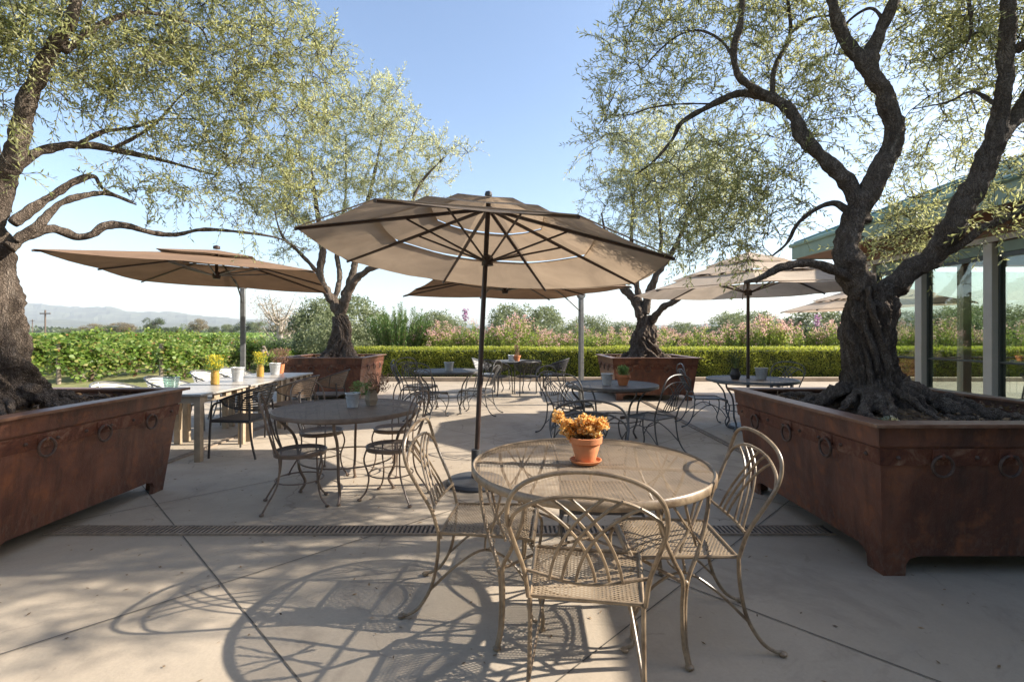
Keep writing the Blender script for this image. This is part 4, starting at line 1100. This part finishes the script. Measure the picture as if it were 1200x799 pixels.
def cantilever(label, c, rz, s, h0, tx, ty, fab, post_side, rise=.42):
    """square canopy; local axes, post on side post_side at local (px,py)"""
    t = thing('cantilever_umbrella', label, 'umbrella', (c[0], c[1], 0), rz, 'square cantilever umbrellas on side posts')
    A = h0+rise; hs = s/2
    def P(u, v, dz=0):
        m = max(abs(u), abs(v)); return Vector((u*hs, v*hs, A-rise*m+dz+tx*u*hs+ty*v*hs))
    def grid(r0, r1, dz, nm):
        b = MB()
        for k in range(4):
            def Q(a, r):
                u, v = [(a, -1), (1, a), (-a, 1), (-1, -a)][k]; return P(u*r, v*r, dz-.02*(1-abs(a))*0)
            m_ = 8; vs = []; fs = []
            for i in range(5):
                r = r0+(r1-r0)*i/4
                for j_ in range(m_+1):
                    a = -1+2*j_/m_; p = Q(a, r); p.z -= .02*abs(math.sin(PI*a))*r; vs.append(p)
            for i in range(4):
                for j_ in range(m_): a = i*(m_+1)+j_; fs.append((a, a+1, a+m_+2, a+m_+1))
            b.add(vs, fs)
        return b.build(nm, fab, t)
    grid(1, .33, 0, 'canopy'); grid(.40, 0.0, .045, 'canopy_cap')
    for k in range(8):
        u, v = [(1, 1), (1, 0), (1, -1), (0, -1), (-1, -1), (-1, 0), (-1, 1), (0, 1)][k]
        b = MB(); b.tube([P(u*.04, v*.04, -.04), P(u, v, -.02)], .013, 6, smooth=False); rb_ = b.build('rib', 'rib_metal', t)
        b = MB(); b.tube([Vector((u*.05, v*.05, h0+.02)), P(u*.42, v*.42, -.04)], .010, 6, smooth=False); b.build('strut', 'post_grey', rb_)
    b = MB(); b.lathe([(.05, -.06), (.06, 0), (.04, .05)], 14, (0, 0, h0+.02)); b.tube([(0, 0, h0), (0, 0, A+.02)], .022, 10, smooth=False); b.lathe([(.05, 0), (.05, .04), (.001, .06)], 14, (0, 0, A+.06)); b.build('hub', 'rib_metal', t)
    px, py = post_side; ph = h0+.14
    b = MB(); b.box(px-.042, px+.042, py-.042, py+.042, .05, ph); b.build('post', 'post_grey', t, bevel=.008)
    b = MB(); d = Vector((-px, -py, 0)).normalized(); b.tube([(px, py, ph-.10), (px*.5, py*.5, h0+.12+rise*.15), (0, 0, h0+.03)], .022, 10, 4); b.tube([(px, py, ph-.45), (px*.75, py*.75, ph-.16), (px*.55, py*.55, h0+.10+rise*.15)], .013, 8, 3); b.build('arm', 'post_grey', t)
    b = MB(); b.lathe([(.02, -.06), (.07, -.055), (.07, .055), (.02, .06)], 20)
    R_ = Matrix.Rotation(PI/2, 3, 'X'); b.v = [tuple(R_ @ Vector(v)+Vector((px, py, ph-.12))) for v in b.v]; cr = b.build('crank_housing', 'post_grey', t)
    b = MB(); b.box(px-.45, px+.45, py-.04, py+.04, .004, .05); b.box(px-.04, px+.04, py-.45, py-.041, .004, .05); b.box(px-.04, px+.04, py+.041, py+.45, .004, .05); b.box(px-.075, px+.075, py-.075, py+.075, .051, .11); b.build('base', 'post_grey', t, bevel=.004)
    return t
cantilever('brown square cantilever umbrella over the slatted tables at left', (-4.50, 7.50), math.radians(17.5), 3.0, 2.27, -.045, -.02, 'canvas_brown', (0.02, 1.72), .36)
cantilever('brown square cantilever umbrella behind the large centre umbrella', (-.12, 8.6), math.radians(20), 3.1, 2.14, .0, 0, 'canvas_brown', (1.78, .55), .34)

# ------------------------------------------------------------------ building
def building():
    t = thing('glass_building', 'glass-walled pavilion with green metal roof on the right edge', 'building')
    X0, YF, YN, XB = 6.2, 8.45, -3.5, 15.0
    head = 2.56
    ys = [8.45-.05, 7.40, 6.32, 5.24, 4.16, 3.08, 2.0, .92, -.16, -1.24, -2.32, -3.4]
    for i, y in enumerate(ys):
        b = MB(); b.box(X0-.10, X0+.04, y-.06, y+.06, .0, head-.002); b.build('mullion', 'frame_white', t, bevel=.006)
        b = MB(); b.box(X0-.02, X0+.05, y-.088, y-.062, .0, head-.002); b.build('mullion_trim', 'frame_dark', t)
    for y0, y1 in zip(ys[1:], ys[:-1]):
        b = MB(); b.box(X0-.004, X0+.004, y0+.062, y1-.09, .15, head-.2); wn_ = b.build('window', 'window_glass', t, smooth=False)
        for nm_, a_, c_, e_ in (('sill', 0, .148, .03), ('head_rail', head-.198, head-.14, .03), ('middle_rail', 1.02, 1.045, .02)):
            f = MB(); f.box(X0-e_, X0+e_, y0+.062, y1-.09, a_, c_); f.build(nm_, 'frame_dark', wn_)
        f = MB(); f.box(X0-.05, X0+.05, y0+.062, y1-.09, head-.138, head-.004); f.build('shade_box', 'fascia_green', wn_)
    # end wall facing the hedge
    xs = [X0+.10, 7.76, 9.3, 10.9, 12.5, 14.1]
    for x in xs[1:]:
        b = MB(); b.box(x-.07, x+.07, YF-.06, YF+.06, 0, head-.002); b.build('mullion', 'frame_white', t)
    for x0, x1 in zip(xs[:-1], xs[1:]):
        b = MB(); b.box(x0+.075, x1-.075, YF-.004, YF+.004, .15, head-.1); wn_ = b.build('window', 'window_glass', t, smooth=False)
        f = MB(); f.box(x0+.075, x1-.075, YF-.03, YF+.03, 0, .148); f.build('sill', 'frame_dark', wn_)
        f = MB(); f.box(x0+.075, x1-.075, YF-.02, YF+.02, .98, 1.0); f.build('middle_rail', 'frame_dark', wn_)
    b = MB(); b.box(XB, XB+.2, YN, YF+.1, 0, 3.0); b.box(X0, XB, YN-.2, YN, 0, 3.0); b.build('back_wall', 'plaster', t)
    b = MB(); b.box(X0-.12, X0+.12, YN, YF+.12, head, 3.0); b.box(X0+.121, XB, YF-.12, YF+.12, head, 3.0); b.build('wall_head', 'soffit_brown', t)
    b = MB(); b.box(X0-.135, X0-.122, YN, YF+.13, head, head+.07); b.build('head_trim', 'frame_white', t)
    b = MB(); b.box(X0+.05, XB-.01, YN+.01, YF-.07, .005, .03); b.build('inner_floor', 'inner_floor', t)
    # roof: hipped, standing seams
    ex, ey = 5.25, 9.15; sl_ = .42; et = 3.03; en = -4.6; xr = 16.2
    d = (xr-ex)/2
    b = MB(); rz_ = et+sl_*d
    v = [(ex, ey, et), (ex, en, et), (xr, en, et), (xr, ey, et), (ex+d, ey-d, rz_), (ex+d, en+d, rz_)]
    b.add(v, [(0, 4, 5, 1), (3, 2, 5, 4), (0, 3, 4), (1, 5, 2)]); b.build('roof', 'roof_green', t, smooth=False)
    b = MB(); n_ = 32
    for i in range(n_+1):
        y = ey-.02-i*(ey-en)/n_*.998; run = min(d, ey-y, y-en) if True else d
        if run > .05: b.tube([(ex, y, et+.03), (ex+run, y, et+sl_*run+.03)], .022, 4, smooth=False)
    for i in range(1, 24):
        x = ex+i*(xr-ex)/24; run = min(x-ex, xr-x); b.tube([(x, ey, et+.03), (x, ey-run, et+sl_*run+.03)], .022, 4, smooth=False)
    b.tube([(ex, ey, et+.02), (ex+d, ey-d, rz_+.03)], .05, 6, smooth=False)
    b.build('roof_seams', 'roof_seam', t, smooth=False)
    b = MB(); b.box(ex-.03, ex, en, ey+.03, 2.78, et-.004); b.box(ex+.001, xr, ey, ey+.03, 2.78, et-.004); b.build('fascia', 'fascia_green', t)
    b = MB(); b.tube([(ex-.05, en, et), (ex-.05, ey+.05, et), (xr, ey+.05, et)], .035, 6, smooth=False); b.build('gutter', 'roof_green', t)
    b = MB(); b.add([(ex+.002, ey-.002, 2.79), (ex+.002, en, 2.79), (X0-.12, en, 2.96), (X0-.12, YF+.12, 2.96), (xr, ey-.002, 2.79), (xr, YF+.12, 2.96)], [(0, 1, 2, 3), (0, 3, 5, 4)]); b.build('soffit', 'soffit_brown', t, smooth=False)
    b = MB(); b.box(X0+.13, XB-.01, YN+.01, YF-.13, 2.92, 2.94); b.build('ceiling', 'plaster', t)
building()
# unseen roof, wall and columns added behind the camera to block sky light
b = MB(); b.box(-7.5, 5.15, -8, -1.6, 3.05, 3.25); w_ = thing('sky_blocker', 'unseen roofed blocker added behind the viewpoint to cut sky light', 'building'); b.build('roof', 'roof_green', w_)
b = MB(); b.box(-7.5, 5.15, -8.2, -8.001, 0, 3.04); b.build('wall', 'soffit_brown', w_)
for x in (-7.2, -4.2, -1.2, 1.8, 4.8):
    b = MB(); b.box(x-.08, x+.08, -2.0, -1.84, 0, 3.04); b.build('blocker_column', 'frame_white', w_)
# furniture inside the pavilion
t = thing('dining_table', 'dark dining table inside the glass pavilion', 'table', (8.6, 7.0, .03)); 
b = MB(); b.lathe([(.75, .70), (.76, .715), (.75, .73)], 40); b.build('tabletop', 'black_wicker', t); b = MB(); b.lathe([(.3, 0), (.28, .03), (.05, .06), (.05, .70)], 20); b.build('pedestal', 'black_wicker', t)
put(bkB, 7.6, 6.9, (1, 0), 'black bucket chair inside the pavilion at the near side of the dining table', 'bucket chairs inside the pavilion').location.z = .03
put(bkB, 8.5, 6.0, (0, 1), 'black bucket chair inside the pavilion at the right end of the dining table', 'bucket chairs inside the pavilion').location.z = .03

# ------------------------------------------------------------------ hedge, shrubs
b = MB(); b.box(-6.6, 22, 14.42, 14.62, -.02, .12); o = b.build('curb', 'curb_stone', bevel=.01); o['kind'] = 'structure'
def make_hedge():
    x0, x1, y0, y1, H = -5.2, 22, 14.85, 15.85, .96
    t = thing('clipped_hedge', 'long low clipped box hedge behind the tables across the back of the patio', 'hedge', ((x0+x1)/2, 15.3, 0))
    cx = (x0+x1)/2
    b = MB(); b.box(x0-cx+.08, x1-cx-.08, y0-15.3+.09, y1-15.3-.09, 0, H-.09); b.build('branches', 'hedge_core', t)
    nf, nt_ = 62000, 26000
    xf = rng.uniform(x0-cx, x1-cx, nf); zf = rng.uniform(0.02, H, nf)
    bulge = np.array([noise.noise(Vector((x*1.4, z*2.2, 3)))*.11+noise.noise(Vector((x*5, z*5, 9)))*.05 for x, z in zip(xf, zf)])
    Pf = np.stack([xf, np.full(nf, y0-15.3)-bulge+rng.uniform(0, .10, nf)+.04*(zf > H-.06), zf], 1); Df = rdir(nf)*.8+np.array([0, -.5, .35])
    xt = rng.uniform(x0-cx, x1-cx, nt_); yt = rng.uniform(y0-15.3, y1-15.3, nt_)
    Pt = np.stack([xt, yt, H+rng.uniform(-.07, .02, nt_)+np.array([noise.noise(Vector((x*.9, y*1.5, 2)))*.045 for x, y in zip(xt, yt)])], 1); Dt = rdir(nt_)*.8+np.array([0, -.1, .7])
    P = np.concatenate([Pf, Pt]); D = np.concatenate([Df, Dt]); n_ = len(P)
    leaves('foliage', 'hedge_leaf', P, D, rng.uniform(.035, .07, n_), rng.uniform(.022, .036, n_), t)
simple('hedge_core', (.03, .042, .012), .9)
make_hedge()

def blob_points(n, R, H, seed, lump=.35, zmin=.0, surf=.55):
    r = np.random.default_rng(seed); d = norm(r.normal(size=(n*2, 3))); d = d[d[:, 2] > -.35][:n]; n = len(d)
    k = np.array([1+lump*noise.noise(Vector(v)*2.2+Vector((seed, 0, 0)))+lump*.6*noise.noise(Vector(v)*5.5+Vector((0, seed, 0))) for v in d])
    f = (surf+(1-surf)*r.uniform(0, 1, n)**.6)*k
    P = d*f[:, None]*np.array([R, R, H*.5])+np.array([0, 0, H*.52]); P[:, 2] = np.maximum(P[:, 2], zmin)
    return P, d
def shrub_proto(seed, n=7000):
    t = thing('flowering_shrub', 'x', 'shrub'); R, H = .95, 1.62
    # upright stems fanning out of the ground with leaves up them
    b = MB(); P = []; D = []; FP = []; FD = []
    random.seed(seed)
    for i in range(85):
        a = random.uniform(0, 2*PI); q = random.random()**.5; top = Vector((R*q*math.cos(a), R*.8*q*math.sin(a), H*(1.02-.28*q*q)*random.uniform(.82, 1.08)))
        base = Vector((top.x*.45, top.y*.45, 0)); mid = base.lerp(top, .55)+Vector((0, 0, .08))
        b.tube([base, mid, top], [.008, .006, .003], 4, 2, cap=False)
        pts = catmull([base, mid, top], 12)
        for k in range(70):
            f = .12+.88*k/70; p = pts[min(len(pts)-1, int(f*(len(pts)-1)))]; P.append(tuple(p+Vector((random.gauss(0, .03), random.gauss(0, .03), random.gauss(0, .02)))))
            aa = random.uniform(0, 2*PI); D.append((math.cos(aa), math.sin(aa), random.uniform(.1, 1.1)))
        if random.random() < {21: .8, 22: .4, 23: .6}.get(seed, .6):
            for k in range(20):
                FP.append(tuple(top+Vector((random.gauss(0, .05), random.gauss(0, .05), random.uniform(-.12, .10))))); FD.append((random.gauss(0, 1), random.gauss(0, 1), random.gauss(.3, 1)))
    b.build('stems', 'vine_wood', t)
    leaves('foliage', 'shrub_leaf', P, D, rng.uniform(.06, .11, len(P)), rng.uniform(.022, .038, len(P)), t)
    leaves('flowers', 'pink_petal', FP, FD, .045, .04, t)
    return Proto(t)
ords = ['first', 'second', 'third', 'fourth', 'fifth', 'sixth', 'seventh', 'eighth', 'ninth', 'tenth', 'eleventh', 'twelfth', 'thirteenth', 'fourteenth', 'fifteenth', 'sixteenth', 'seventeenth', 'eighteenth', 'nineteenth', 'twentieth', 'twenty-first', 'twenty-second', 'twenty-third', 'twenty-fourth']
sp = [shrub_proto(21), shrub_proto(22), shrub_proto(23)]
X = -2.45; i = 0
while X < 17.5:
    s_ = random.uniform(.88, 1.12)
    o = sp[i % 3].put((X, 17.2+random.uniform(-.3, .3), 0), random.uniform(0, 6.28), f'pink-flowering green shrub behind the hedge, {ords[i]} from the left', 'pink-flowering shrubs behind the hedge', (s_*1.05, s_*1.05, s_*random.uniform(.95, 1.08)), 'shrub')
    X += 1.22+random.uniform(-.1, .15); i += 1
def plume(x, y, z, label):
    t = thing('flower_spike', label, 'flower', (x, y, 0))
    b = MB(); b.tube([(0, 0, 0), (.02, 0, z*.5), (0, 0, z)], .008, 5, 3); b.build('stem', 'herb_leaf', t)
    n_ = 130; P = np.stack([rng.normal(0, .04, n_), rng.normal(0, .04, n_), z+rng.uniform(-.2, .2, n_)], 1); leaves('flowers', 'purple_petal', P, rdir(n_), .06, .05, t)
plume(-1.6, 16.9, 2.05, 'tall purple flower spike above the shrubs left of the big umbrella pole')
plume(10.6, 17.1, 1.85, 'purple flower spike above the shrubs just left of the big olive trunk')

def oleander():
    t = thing('tall_shrub', 'tall upright green shrub with spiky shoots behind the hedge', 'shrub', (-4.0, 17.3, 0)); random.seed(5)
    b = MB(); P = []; D = []
    for i in range(120):
        a = random.uniform(0, 2*PI); q = random.random()**.5; top = Vector((1.25*q*math.cos(a), .9*q*math.sin(a), 2.5*(1-.22*q*q)*random.uniform(.75, 1.03))); base = top*.35; base.z = 0
        pts = catmull([base, base.lerp(top, .5)+Vector((0, 0, .1)), top], 14); b.tube([base, pts[14], top], [.012, .008, .003], 4, 2, cap=False)
        for k in range(80):
            f = .15+.85*k/80; p = pts[min(len(pts)-1, int(f*(len(pts)-1)))]; P.append(tuple(p)); aa = k*2.4; D.append((math.cos(aa)*.7, math.sin(aa)*.7, .9))
    b.build('stems', 'vine_wood', t); leaves('foliage', 'oleander_leaf', P, D, .13, .026, t)
oleander()

# ------------------------------------------------------------------ background trees and bushes
def tree_proto(name, mat, seed, n=5200, leafs=.22, trunk=True, R=1.0, H=2.0, lump=.5, bark_='vine_wood'):
    t = thing(name, 'x', 'tree' if trunk else 'bush'); random.seed(seed)
    if trunk:
        b = MB(); b.tube([(0, 0, 0), (.02, 0, .3*H), (0, .02, .55*H)], [.07*R, .055*R, .03*R], 8, 4)
        for k in range(6):
            a = k*1.05+seed; b.tube([(0, 0, (.25+.05*k)*H), (.3*R*math.cos(a), .3*R*math.sin(a), (.42+.05*k)*H), (.6*R*math.cos(a), .6*R*math.sin(a), (.55+.06*k)*H)], [.035*R, .02*R, .008*R], 6, 3)
        b.build('trunk', bark_, t)
    # crown of clumps
    P = []; 
    for k in range(16):
        d = Vector(np.random.default_rng(seed*50+k).normal(size=3)).normalized(); cz = .60*H if trunk else .42*H
        c = Vector((d.x*R*.6, d.y*R*.6, cz+d.z*H*.26)); r_ = R*random.uniform(.28, .45)
        pp, dd = blob_points(n//16, r_, r_*1.9, seed+k, .4); pp += np.array([c.x, c.y, c.z-r_*.95]); P.append(pp)
    P = np.concatenate(P); P[:, 2] = np.maximum(P[:, 2], .02)
    leaves('crown' if trunk else 'foliage', mat, P, rdir(len(P)), leafs*R*.5*rng.uniform(.6, 1.3, len(P)), leafs*R*.28*rng.uniform(.7, 1.2, len(P)), t)
    return Proto(t)
pale = tree_proto('olive_bush', 'pale_leaf', 31, 9000, .13, False, lump=.6)
green = tree_proto('field_tree', 'tree_leaf', 32, 5000, .17)
green2 = tree_proto('field_tree', 'pale_leaf', 33, 5000, .15)
brown = tree_proto('field_tree', 'brown_leaf', 34, 5000, .15)
# bushes behind the hedge: (px, top y, Z, width m)
gb = 'pale silver-green bushes beyond the hedge'
bush = [(376, 352, 19, 2.2), (415, 350, 21, 3.4), (395, 372, 16.5, 2.0), (508, 366, 24, 2.6), (528, 372, 27, 2.4), (605, 358, 24, 3.0), (645, 361, 25, 3.0), (690, 371, 26, 2.6), (735, 378, 30, 3), (795, 379, 30, 3.0), (850, 368, 28, 3.4), (880, 366, 30, 3.4), (905, 377, 30, 2.4), (925, 374, 28, 2.4), (965, 361, 27, 4.2), (1000, 365, 26, 3.6), (1060, 366, 24, 3.2), (1110, 362, 23, 3.2), (1150, 360, 24, 4), (1190, 358, 24, 4)]
for i, (px, py, Zb, wd) in enumerate(bush):
    p = W(px, py, Zb); pale.put((p.x, Zb, 0), random.uniform(0, 6), f'pale silver-green bush beyond the hedge, {ords[i]} from the left', gb, (wd*.62, wd*.62, p.z/1.62), 'bush')
gt = 'distant trees along the edge of the vineyard'
far = [(110, 381, 260, 12, 3), (128, 381, 240, 12, 1), (143, 380, 240, 14, 3), (180, 374, 230, 9, 0), (196, 384, 300, 8, 0), (208, 384, 320, 7, 0), (222, 379, 240, 8, 1), (233, 376, 230, 8, 3), (250, 383, 320, 8, 0), (271, 379, 260, 9, 1), (287, 378, 260, 11, 2), (304, 376, 240, 9, 1), (346, 382, 130, 5, 0), (85, 384, 300, 16, 1), (320, 382, 320, 10, 0), (335, 381, 330, 9, 1), (372, 384, 330, 12, 0), (720, 384, 200, 9, 0), (745, 383, 180, 6, 1), (830, 383, 180, 8, 0), (780, 384, 190, 9, 1)]
far.sort()
for i, (px, py, Zb, wd, kd) in enumerate(far):
    p = W(px, py, Zb); pr = (green, green2, green, brown)[kd]
    pr.put((p.x, Zb, 0), random.uniform(0, 6), f'{("dark green", "pale green", "tall green", "brownish")[kd]} distant tree on the horizon, {ords[i]} from the left', gt, (wd*.55, wd*.55, p.z/1.8), 'tree')
# far wood line on the horizon
n = 16000; P = np.stack([rng.uniform(-900, 900, n), rng.uniform(560, 640, n), rng.uniform(0, 1, n)**1.3*8.5], 1)
P[:, 2] *= np.array([.55+.6*abs(noise.noise(Vector((x*.02, 0, 0))))*1.5 for x in P[:, 0]])
o = leaves('distant_wood', 'tree_leaf', P, rdir(n), 4.5, 3.2); tag(o, 'far off line of dark trees along the horizon', 'wood', None, 'stuff')
# bare tree
t = thing('bare_tree', 'nearly bare pale-barked tree standing in the vineyard', 'tree', (-13.2, 28, 0)); random.seed(4)
b = MB(); b.tube([(0, 0, 0), (.1, 0, .7), (.0, 0, 1.5), (.15, 0, 2.3)], [.28, .22, .17, .08], 10, 5, gn=.2, gs=4); tips = []
for k in range(26):
    a = k*2.4; z = .9+1.4*random.random(); L = random.uniform(.8, 1.9); e = Vector((L*math.cos(a)*.8, L*math.sin(a)*.8, z+L*.75)); m = Vector((e.x*.45, e.y*.45, z+.2))
    b.tube([(0, 0, z), m, e], [.07, .04, .012], 6, 4)
    for q in range(9):
        st = m.lerp(e, random.random()); ee = st+Vector((random.gauss(0, .35), random.gauss(0, .35), random.uniform(-.25, .4))); b.tube([st, ee], [.014, .004], 4, smooth=False); tips.append(ee)
b.build('trunk', 'pale_bark', t)
P = np.repeat(np.array([tuple(x) for x in tips]), 7, axis=0)+rng.normal(0, .12, (len(tips)*7, 3)); leaves('crown', 'brown_leaf', P, rdir(len(P)), .10, .04, t)
# utility pole
t = thing('utility_pole', 'brown utility pole with a crossarm beyond the vineyard at far left', 'pole', (W(53, 391, 150).x, 150, 0))
b = MB(); b.tube([(0, 0, 0), (0, 0, 8.6)], .2, 8, smooth=False); b.build('post', 'pole_wood', t); b = MB(); b.box(-1.6, 1.6, -.12, .12, 7.4, 7.7); b.build('crossarm', 'pole_wood', t)
t = thing('utility_pole', 'thin faint utility pole farther off, left of the brown one', 'pole', (W(38, 391, 260).x, 260, 0))
b = MB(); b.tube([(0, 0, 0), (0, 0, 9)], .18, 8, smooth=False); b.build('post', 'pole_wood', t); b = MB(); b.box(-1.2, 1.2, -.1, .1, 8.2, 8.4); b.build('crossarm', 'pole_wood', t)

# ------------------------------------------------------------------ vineyard
def vine_proto(seed):
    t = thing('grapevine', 'x', 'grapevine'); random.seed(seed); r = np.random.default_rng(seed)
    b = MB(); b.tube([(0, 0, -.03), (.04, .03, .3), (-.03, 0, .6), (0, 0, .82)], [.06, .045, .04, .035], 8, 4, gn=.3, gs=9)
    for s_ in (1, -1): b.tube([(0, 0, .8), (0, s_*.3, .9), (.02, s_*.9, .88)], [.03, .022, .012], 6, 3)
    P = []; D = []; 
    for k in range(58):
        y = random.uniform(-.95, .95); top = Vector((random.gauss(0, .22), y+random.gauss(0, .2), random.uniform(1.15, 1.55)+(random.random() < .25)*random.uniform(.1, .45) if k % 5 < 3 else random.uniform(.6, .95))); base = Vector((0, y, .85)); out = Vector((random.gauss(0, .4), random.gauss(0, .15), random.uniform(-.95, -.2)))
        pts = catmull([base, base.lerp(top, .6), top, top+out], 8); b.tube(pts[::6], [.006, .005, .003], 4, smooth=False, cap=False)
        for q in range(46):
            f = (q+.5)/46; p = pts[min(len(pts)-1, int(f*(len(pts)-1)))]; P.append((p.x+random.gauss(0, .09), p.y+random.gauss(0, .09), max(.12, p.z+random.gauss(0, .07)))); D.append((random.gauss(0, 1), random.gauss(0, 1), random.gauss(-.2, .6)))
    b.build('trunk', 'vine_wood', t)
    n_ = len(P); N_ = norm(r.normal(size=(n_, 3))*.7+np.array([.4, -.2, .7]))
    P = np.array(P); D = np.array(D); red = r.uniform(size=n_) < .03
    leaves('foliage', 'vine_leaf', P[~red], D[~red], r.uniform(.09, .15, (~red).sum()), r.uniform(.085, .14, (~red).sum()), t, N_[~red], shape=6)
    leaves('autumn_leaves', 'vine_red', P[red], D[red], .11, .10, t, N_[red], shape=6)
    return Proto(t)
vp = [vine_proto(41), vine_proto(42), vine_proto(43)]
zs_ = (.96, .95, .90, .80, .74, .72)
rows = [(-17.6, 14.6), (-15.2, 14.2), (-12.8, 13.9), (-10.4, 14.6), (-8.2, 16.2), (-6.6, 19.5)]
rw = ['far left', 'second from left', 'third from left', 'fourth from left', 'fifth from left', 'rightmost']
k = 0
for ri, (x, y0) in enumerate(rows):
    for i in range((7, 7, 6, 4, 3, 2)[ri]):
        s_ = random.uniform(.92, 1.08)*(.80 if x < -11 else .74 if x < -9 else .64)
        vp[k % 3].put((x+random.uniform(-.08, .08), y0+1.0+i*1.85, -.02), random.choice((0, PI))+random.uniform(-.1, .1), f'leafy grapevine, {ords[i]} from the near end of the {rw[ri]} vineyard row', 'grapevines at the near end of the vineyard', (s_, 1.02, s_*random.uniform(.93, 1.14)*zs_[ri]), 'grapevine'); k += 1
    if ri < 5:
        t = thing('vine_stake', f'wooden end stake with slanted brace at the {rw[ri]} vineyard row', 'stake', (x, y0, -.02), 0, 'wooden end stakes of the vineyard rows')
        b = MB(); b.tube([(0, 0, 0), (0, 0, 1.12 if x < -9 else .9)], .055, 10, smooth=False); b.build('post', 'stake_wood', t)
        b = MB(); b.tube([(.0, .9, 0), (0, .06, 1.0)], .045, 10, smooth=False); b.build('brace', 'stake_wood', t)
# farther rows
PP = []; LL = []
for x in np.arange(-175, -3.5, 2.4):
    y = 27.5 if x < -11.5 else 23.0; n_ = 0
    while y < 300:
        if x < -1.12*y: y += 8; continue
        stp = .055+y*.0016
        y += stp*rng.uniform(.5, 1.5); k_ = 2
        for _ in range(k_): PP.append((x+rng.normal(0, .28), y+rng.normal(0, .2), 1.22-abs(rng.normal(0, .26)))); LL.append(.13+y*.0035)
PP = np.array(PP); LL = np.array(LL); print('field', len(PP))
if len(PP) > 150000:
    kx = rng.permutation(len(PP))[:150000]; PP = PP[kx]; LL = LL[kx]*1.15
o = leaves('vineyard', 'field_leaf', PP, rdir(len(PP)), LL, LL*.8, N=norm(rng.normal(size=(len(PP), 3))*.6+np.array([0, -.1, 1])))
tag(o, 'wide green vineyard rows stretching to the horizon at left', 'vineyard', None, 'stuff')
# scrub between vineyard and planter
n = 9000; P = np.stack([rng.uniform(-11.5, -6.2, n), rng.uniform(19, 26, n), np.zeros(n)], 1); P[:, 2] = rng.uniform(0, 1, n)**.7*(1.15+.5*np.array([noise.noise(Vector((x*.9, y*.9, 0))) for x, y in P[:, :2]]))
o = leaves('dry_scrub', 'brown_scrub' if 'brown_scrub' in MATS else 'pale_leaf', P, rdir(n)+np.array([0, 0, .9]), .16, .03); tag(o, 'dry pale grass and scrub at the right end of the vineyard', 'scrub', None, 'stuff')

# ------------------------------------------------------------------ hills
def ridge(name, Y, prof, depth, seed, x0=-9000, x1=9000, nx=420, ny=16):
    b = MB(); vs = []; fs = []
    xs_ = [p[0] for p in prof]; hs = [p[1] for p in prof]
    for j_ in range(ny+1):
        v = j_/ny
        for i in range(nx+1):
            x = x0+(x1-x0)*i/nx; px = 600+x/Y*F; hh = np.interp(px, xs_, hs)/F*Y
            q = math.sin(min(1, v*1.25)*PI/2) if v < .8 else math.cos((v-.8)/.2*PI/2)*1
            nz = 1+.14*noise.noise(Vector((x*.002, v*2, seed)))+.09*noise.noise(Vector((x*.006, v*5, seed)))+.05*noise.noise(Vector((x*.02, v*9, seed)))
            y = Y-depth+depth*1.3*v+120*noise.noise(Vector((x*.001, v*3, seed+5)))
            z = hh*max(0, q)*(nz if v > .1 else 1)-2*(v < .05)
            vs.append((x*(y/Y), y, z))
    for j_ in range(ny):
        for i in range(nx): a = j_*(nx+1)+i; fs.append((a, a+1, a+nx+2, a+nx+1))
    b.add(vs, fs); o = b.build(name, 'hill', smooth=False); o['kind'] = 'structure'
ridge('hills', 5200, [(-600, 40), (0, 37), (40, 34), (100, 31), (150, 27), (220, 22), (290, 17), (350, 19), (420, 13), (520, 10), (700, 9), (850, 12), (1000, 14), (1400, 18)], 1500, 2)
ridge('foothills', 3300, [(-600, 20), (0, 14), (60, 16), (120, 13), (200, 12), (280, 9), (330, 12), (420, 8), (600, 6), (900, 7), (1400, 9)], 900, 7)

# ------------------------------------------------------------------ air
m, nt, out = newmat('haze'); g = G(nt)
pv = g.n('ShaderNodeVolumePrincipled'); pv.inputs['Color'].default_value = (.82, .90, 1, 1); pv.inputs['Density'].default_value = .0001; pv.inputs['Anisotropy'].default_value = .0
g.l(pv.outputs[0], out.inputs['Volume'])
b = MB(); b.box(-6500, 6500, -300, 6200, -3.5, 420); o = b.build('haze', 'haze', smooth=False); tag(o, 'pale blue haze over the far valley', 'haze', None, 'stuff')
scene.cycles.volume_bounces = 0; scene.cycles.transparent_max_bounces = 24
scene.cycles.max_bounces = 8; scene.cycles.use_denoising = True
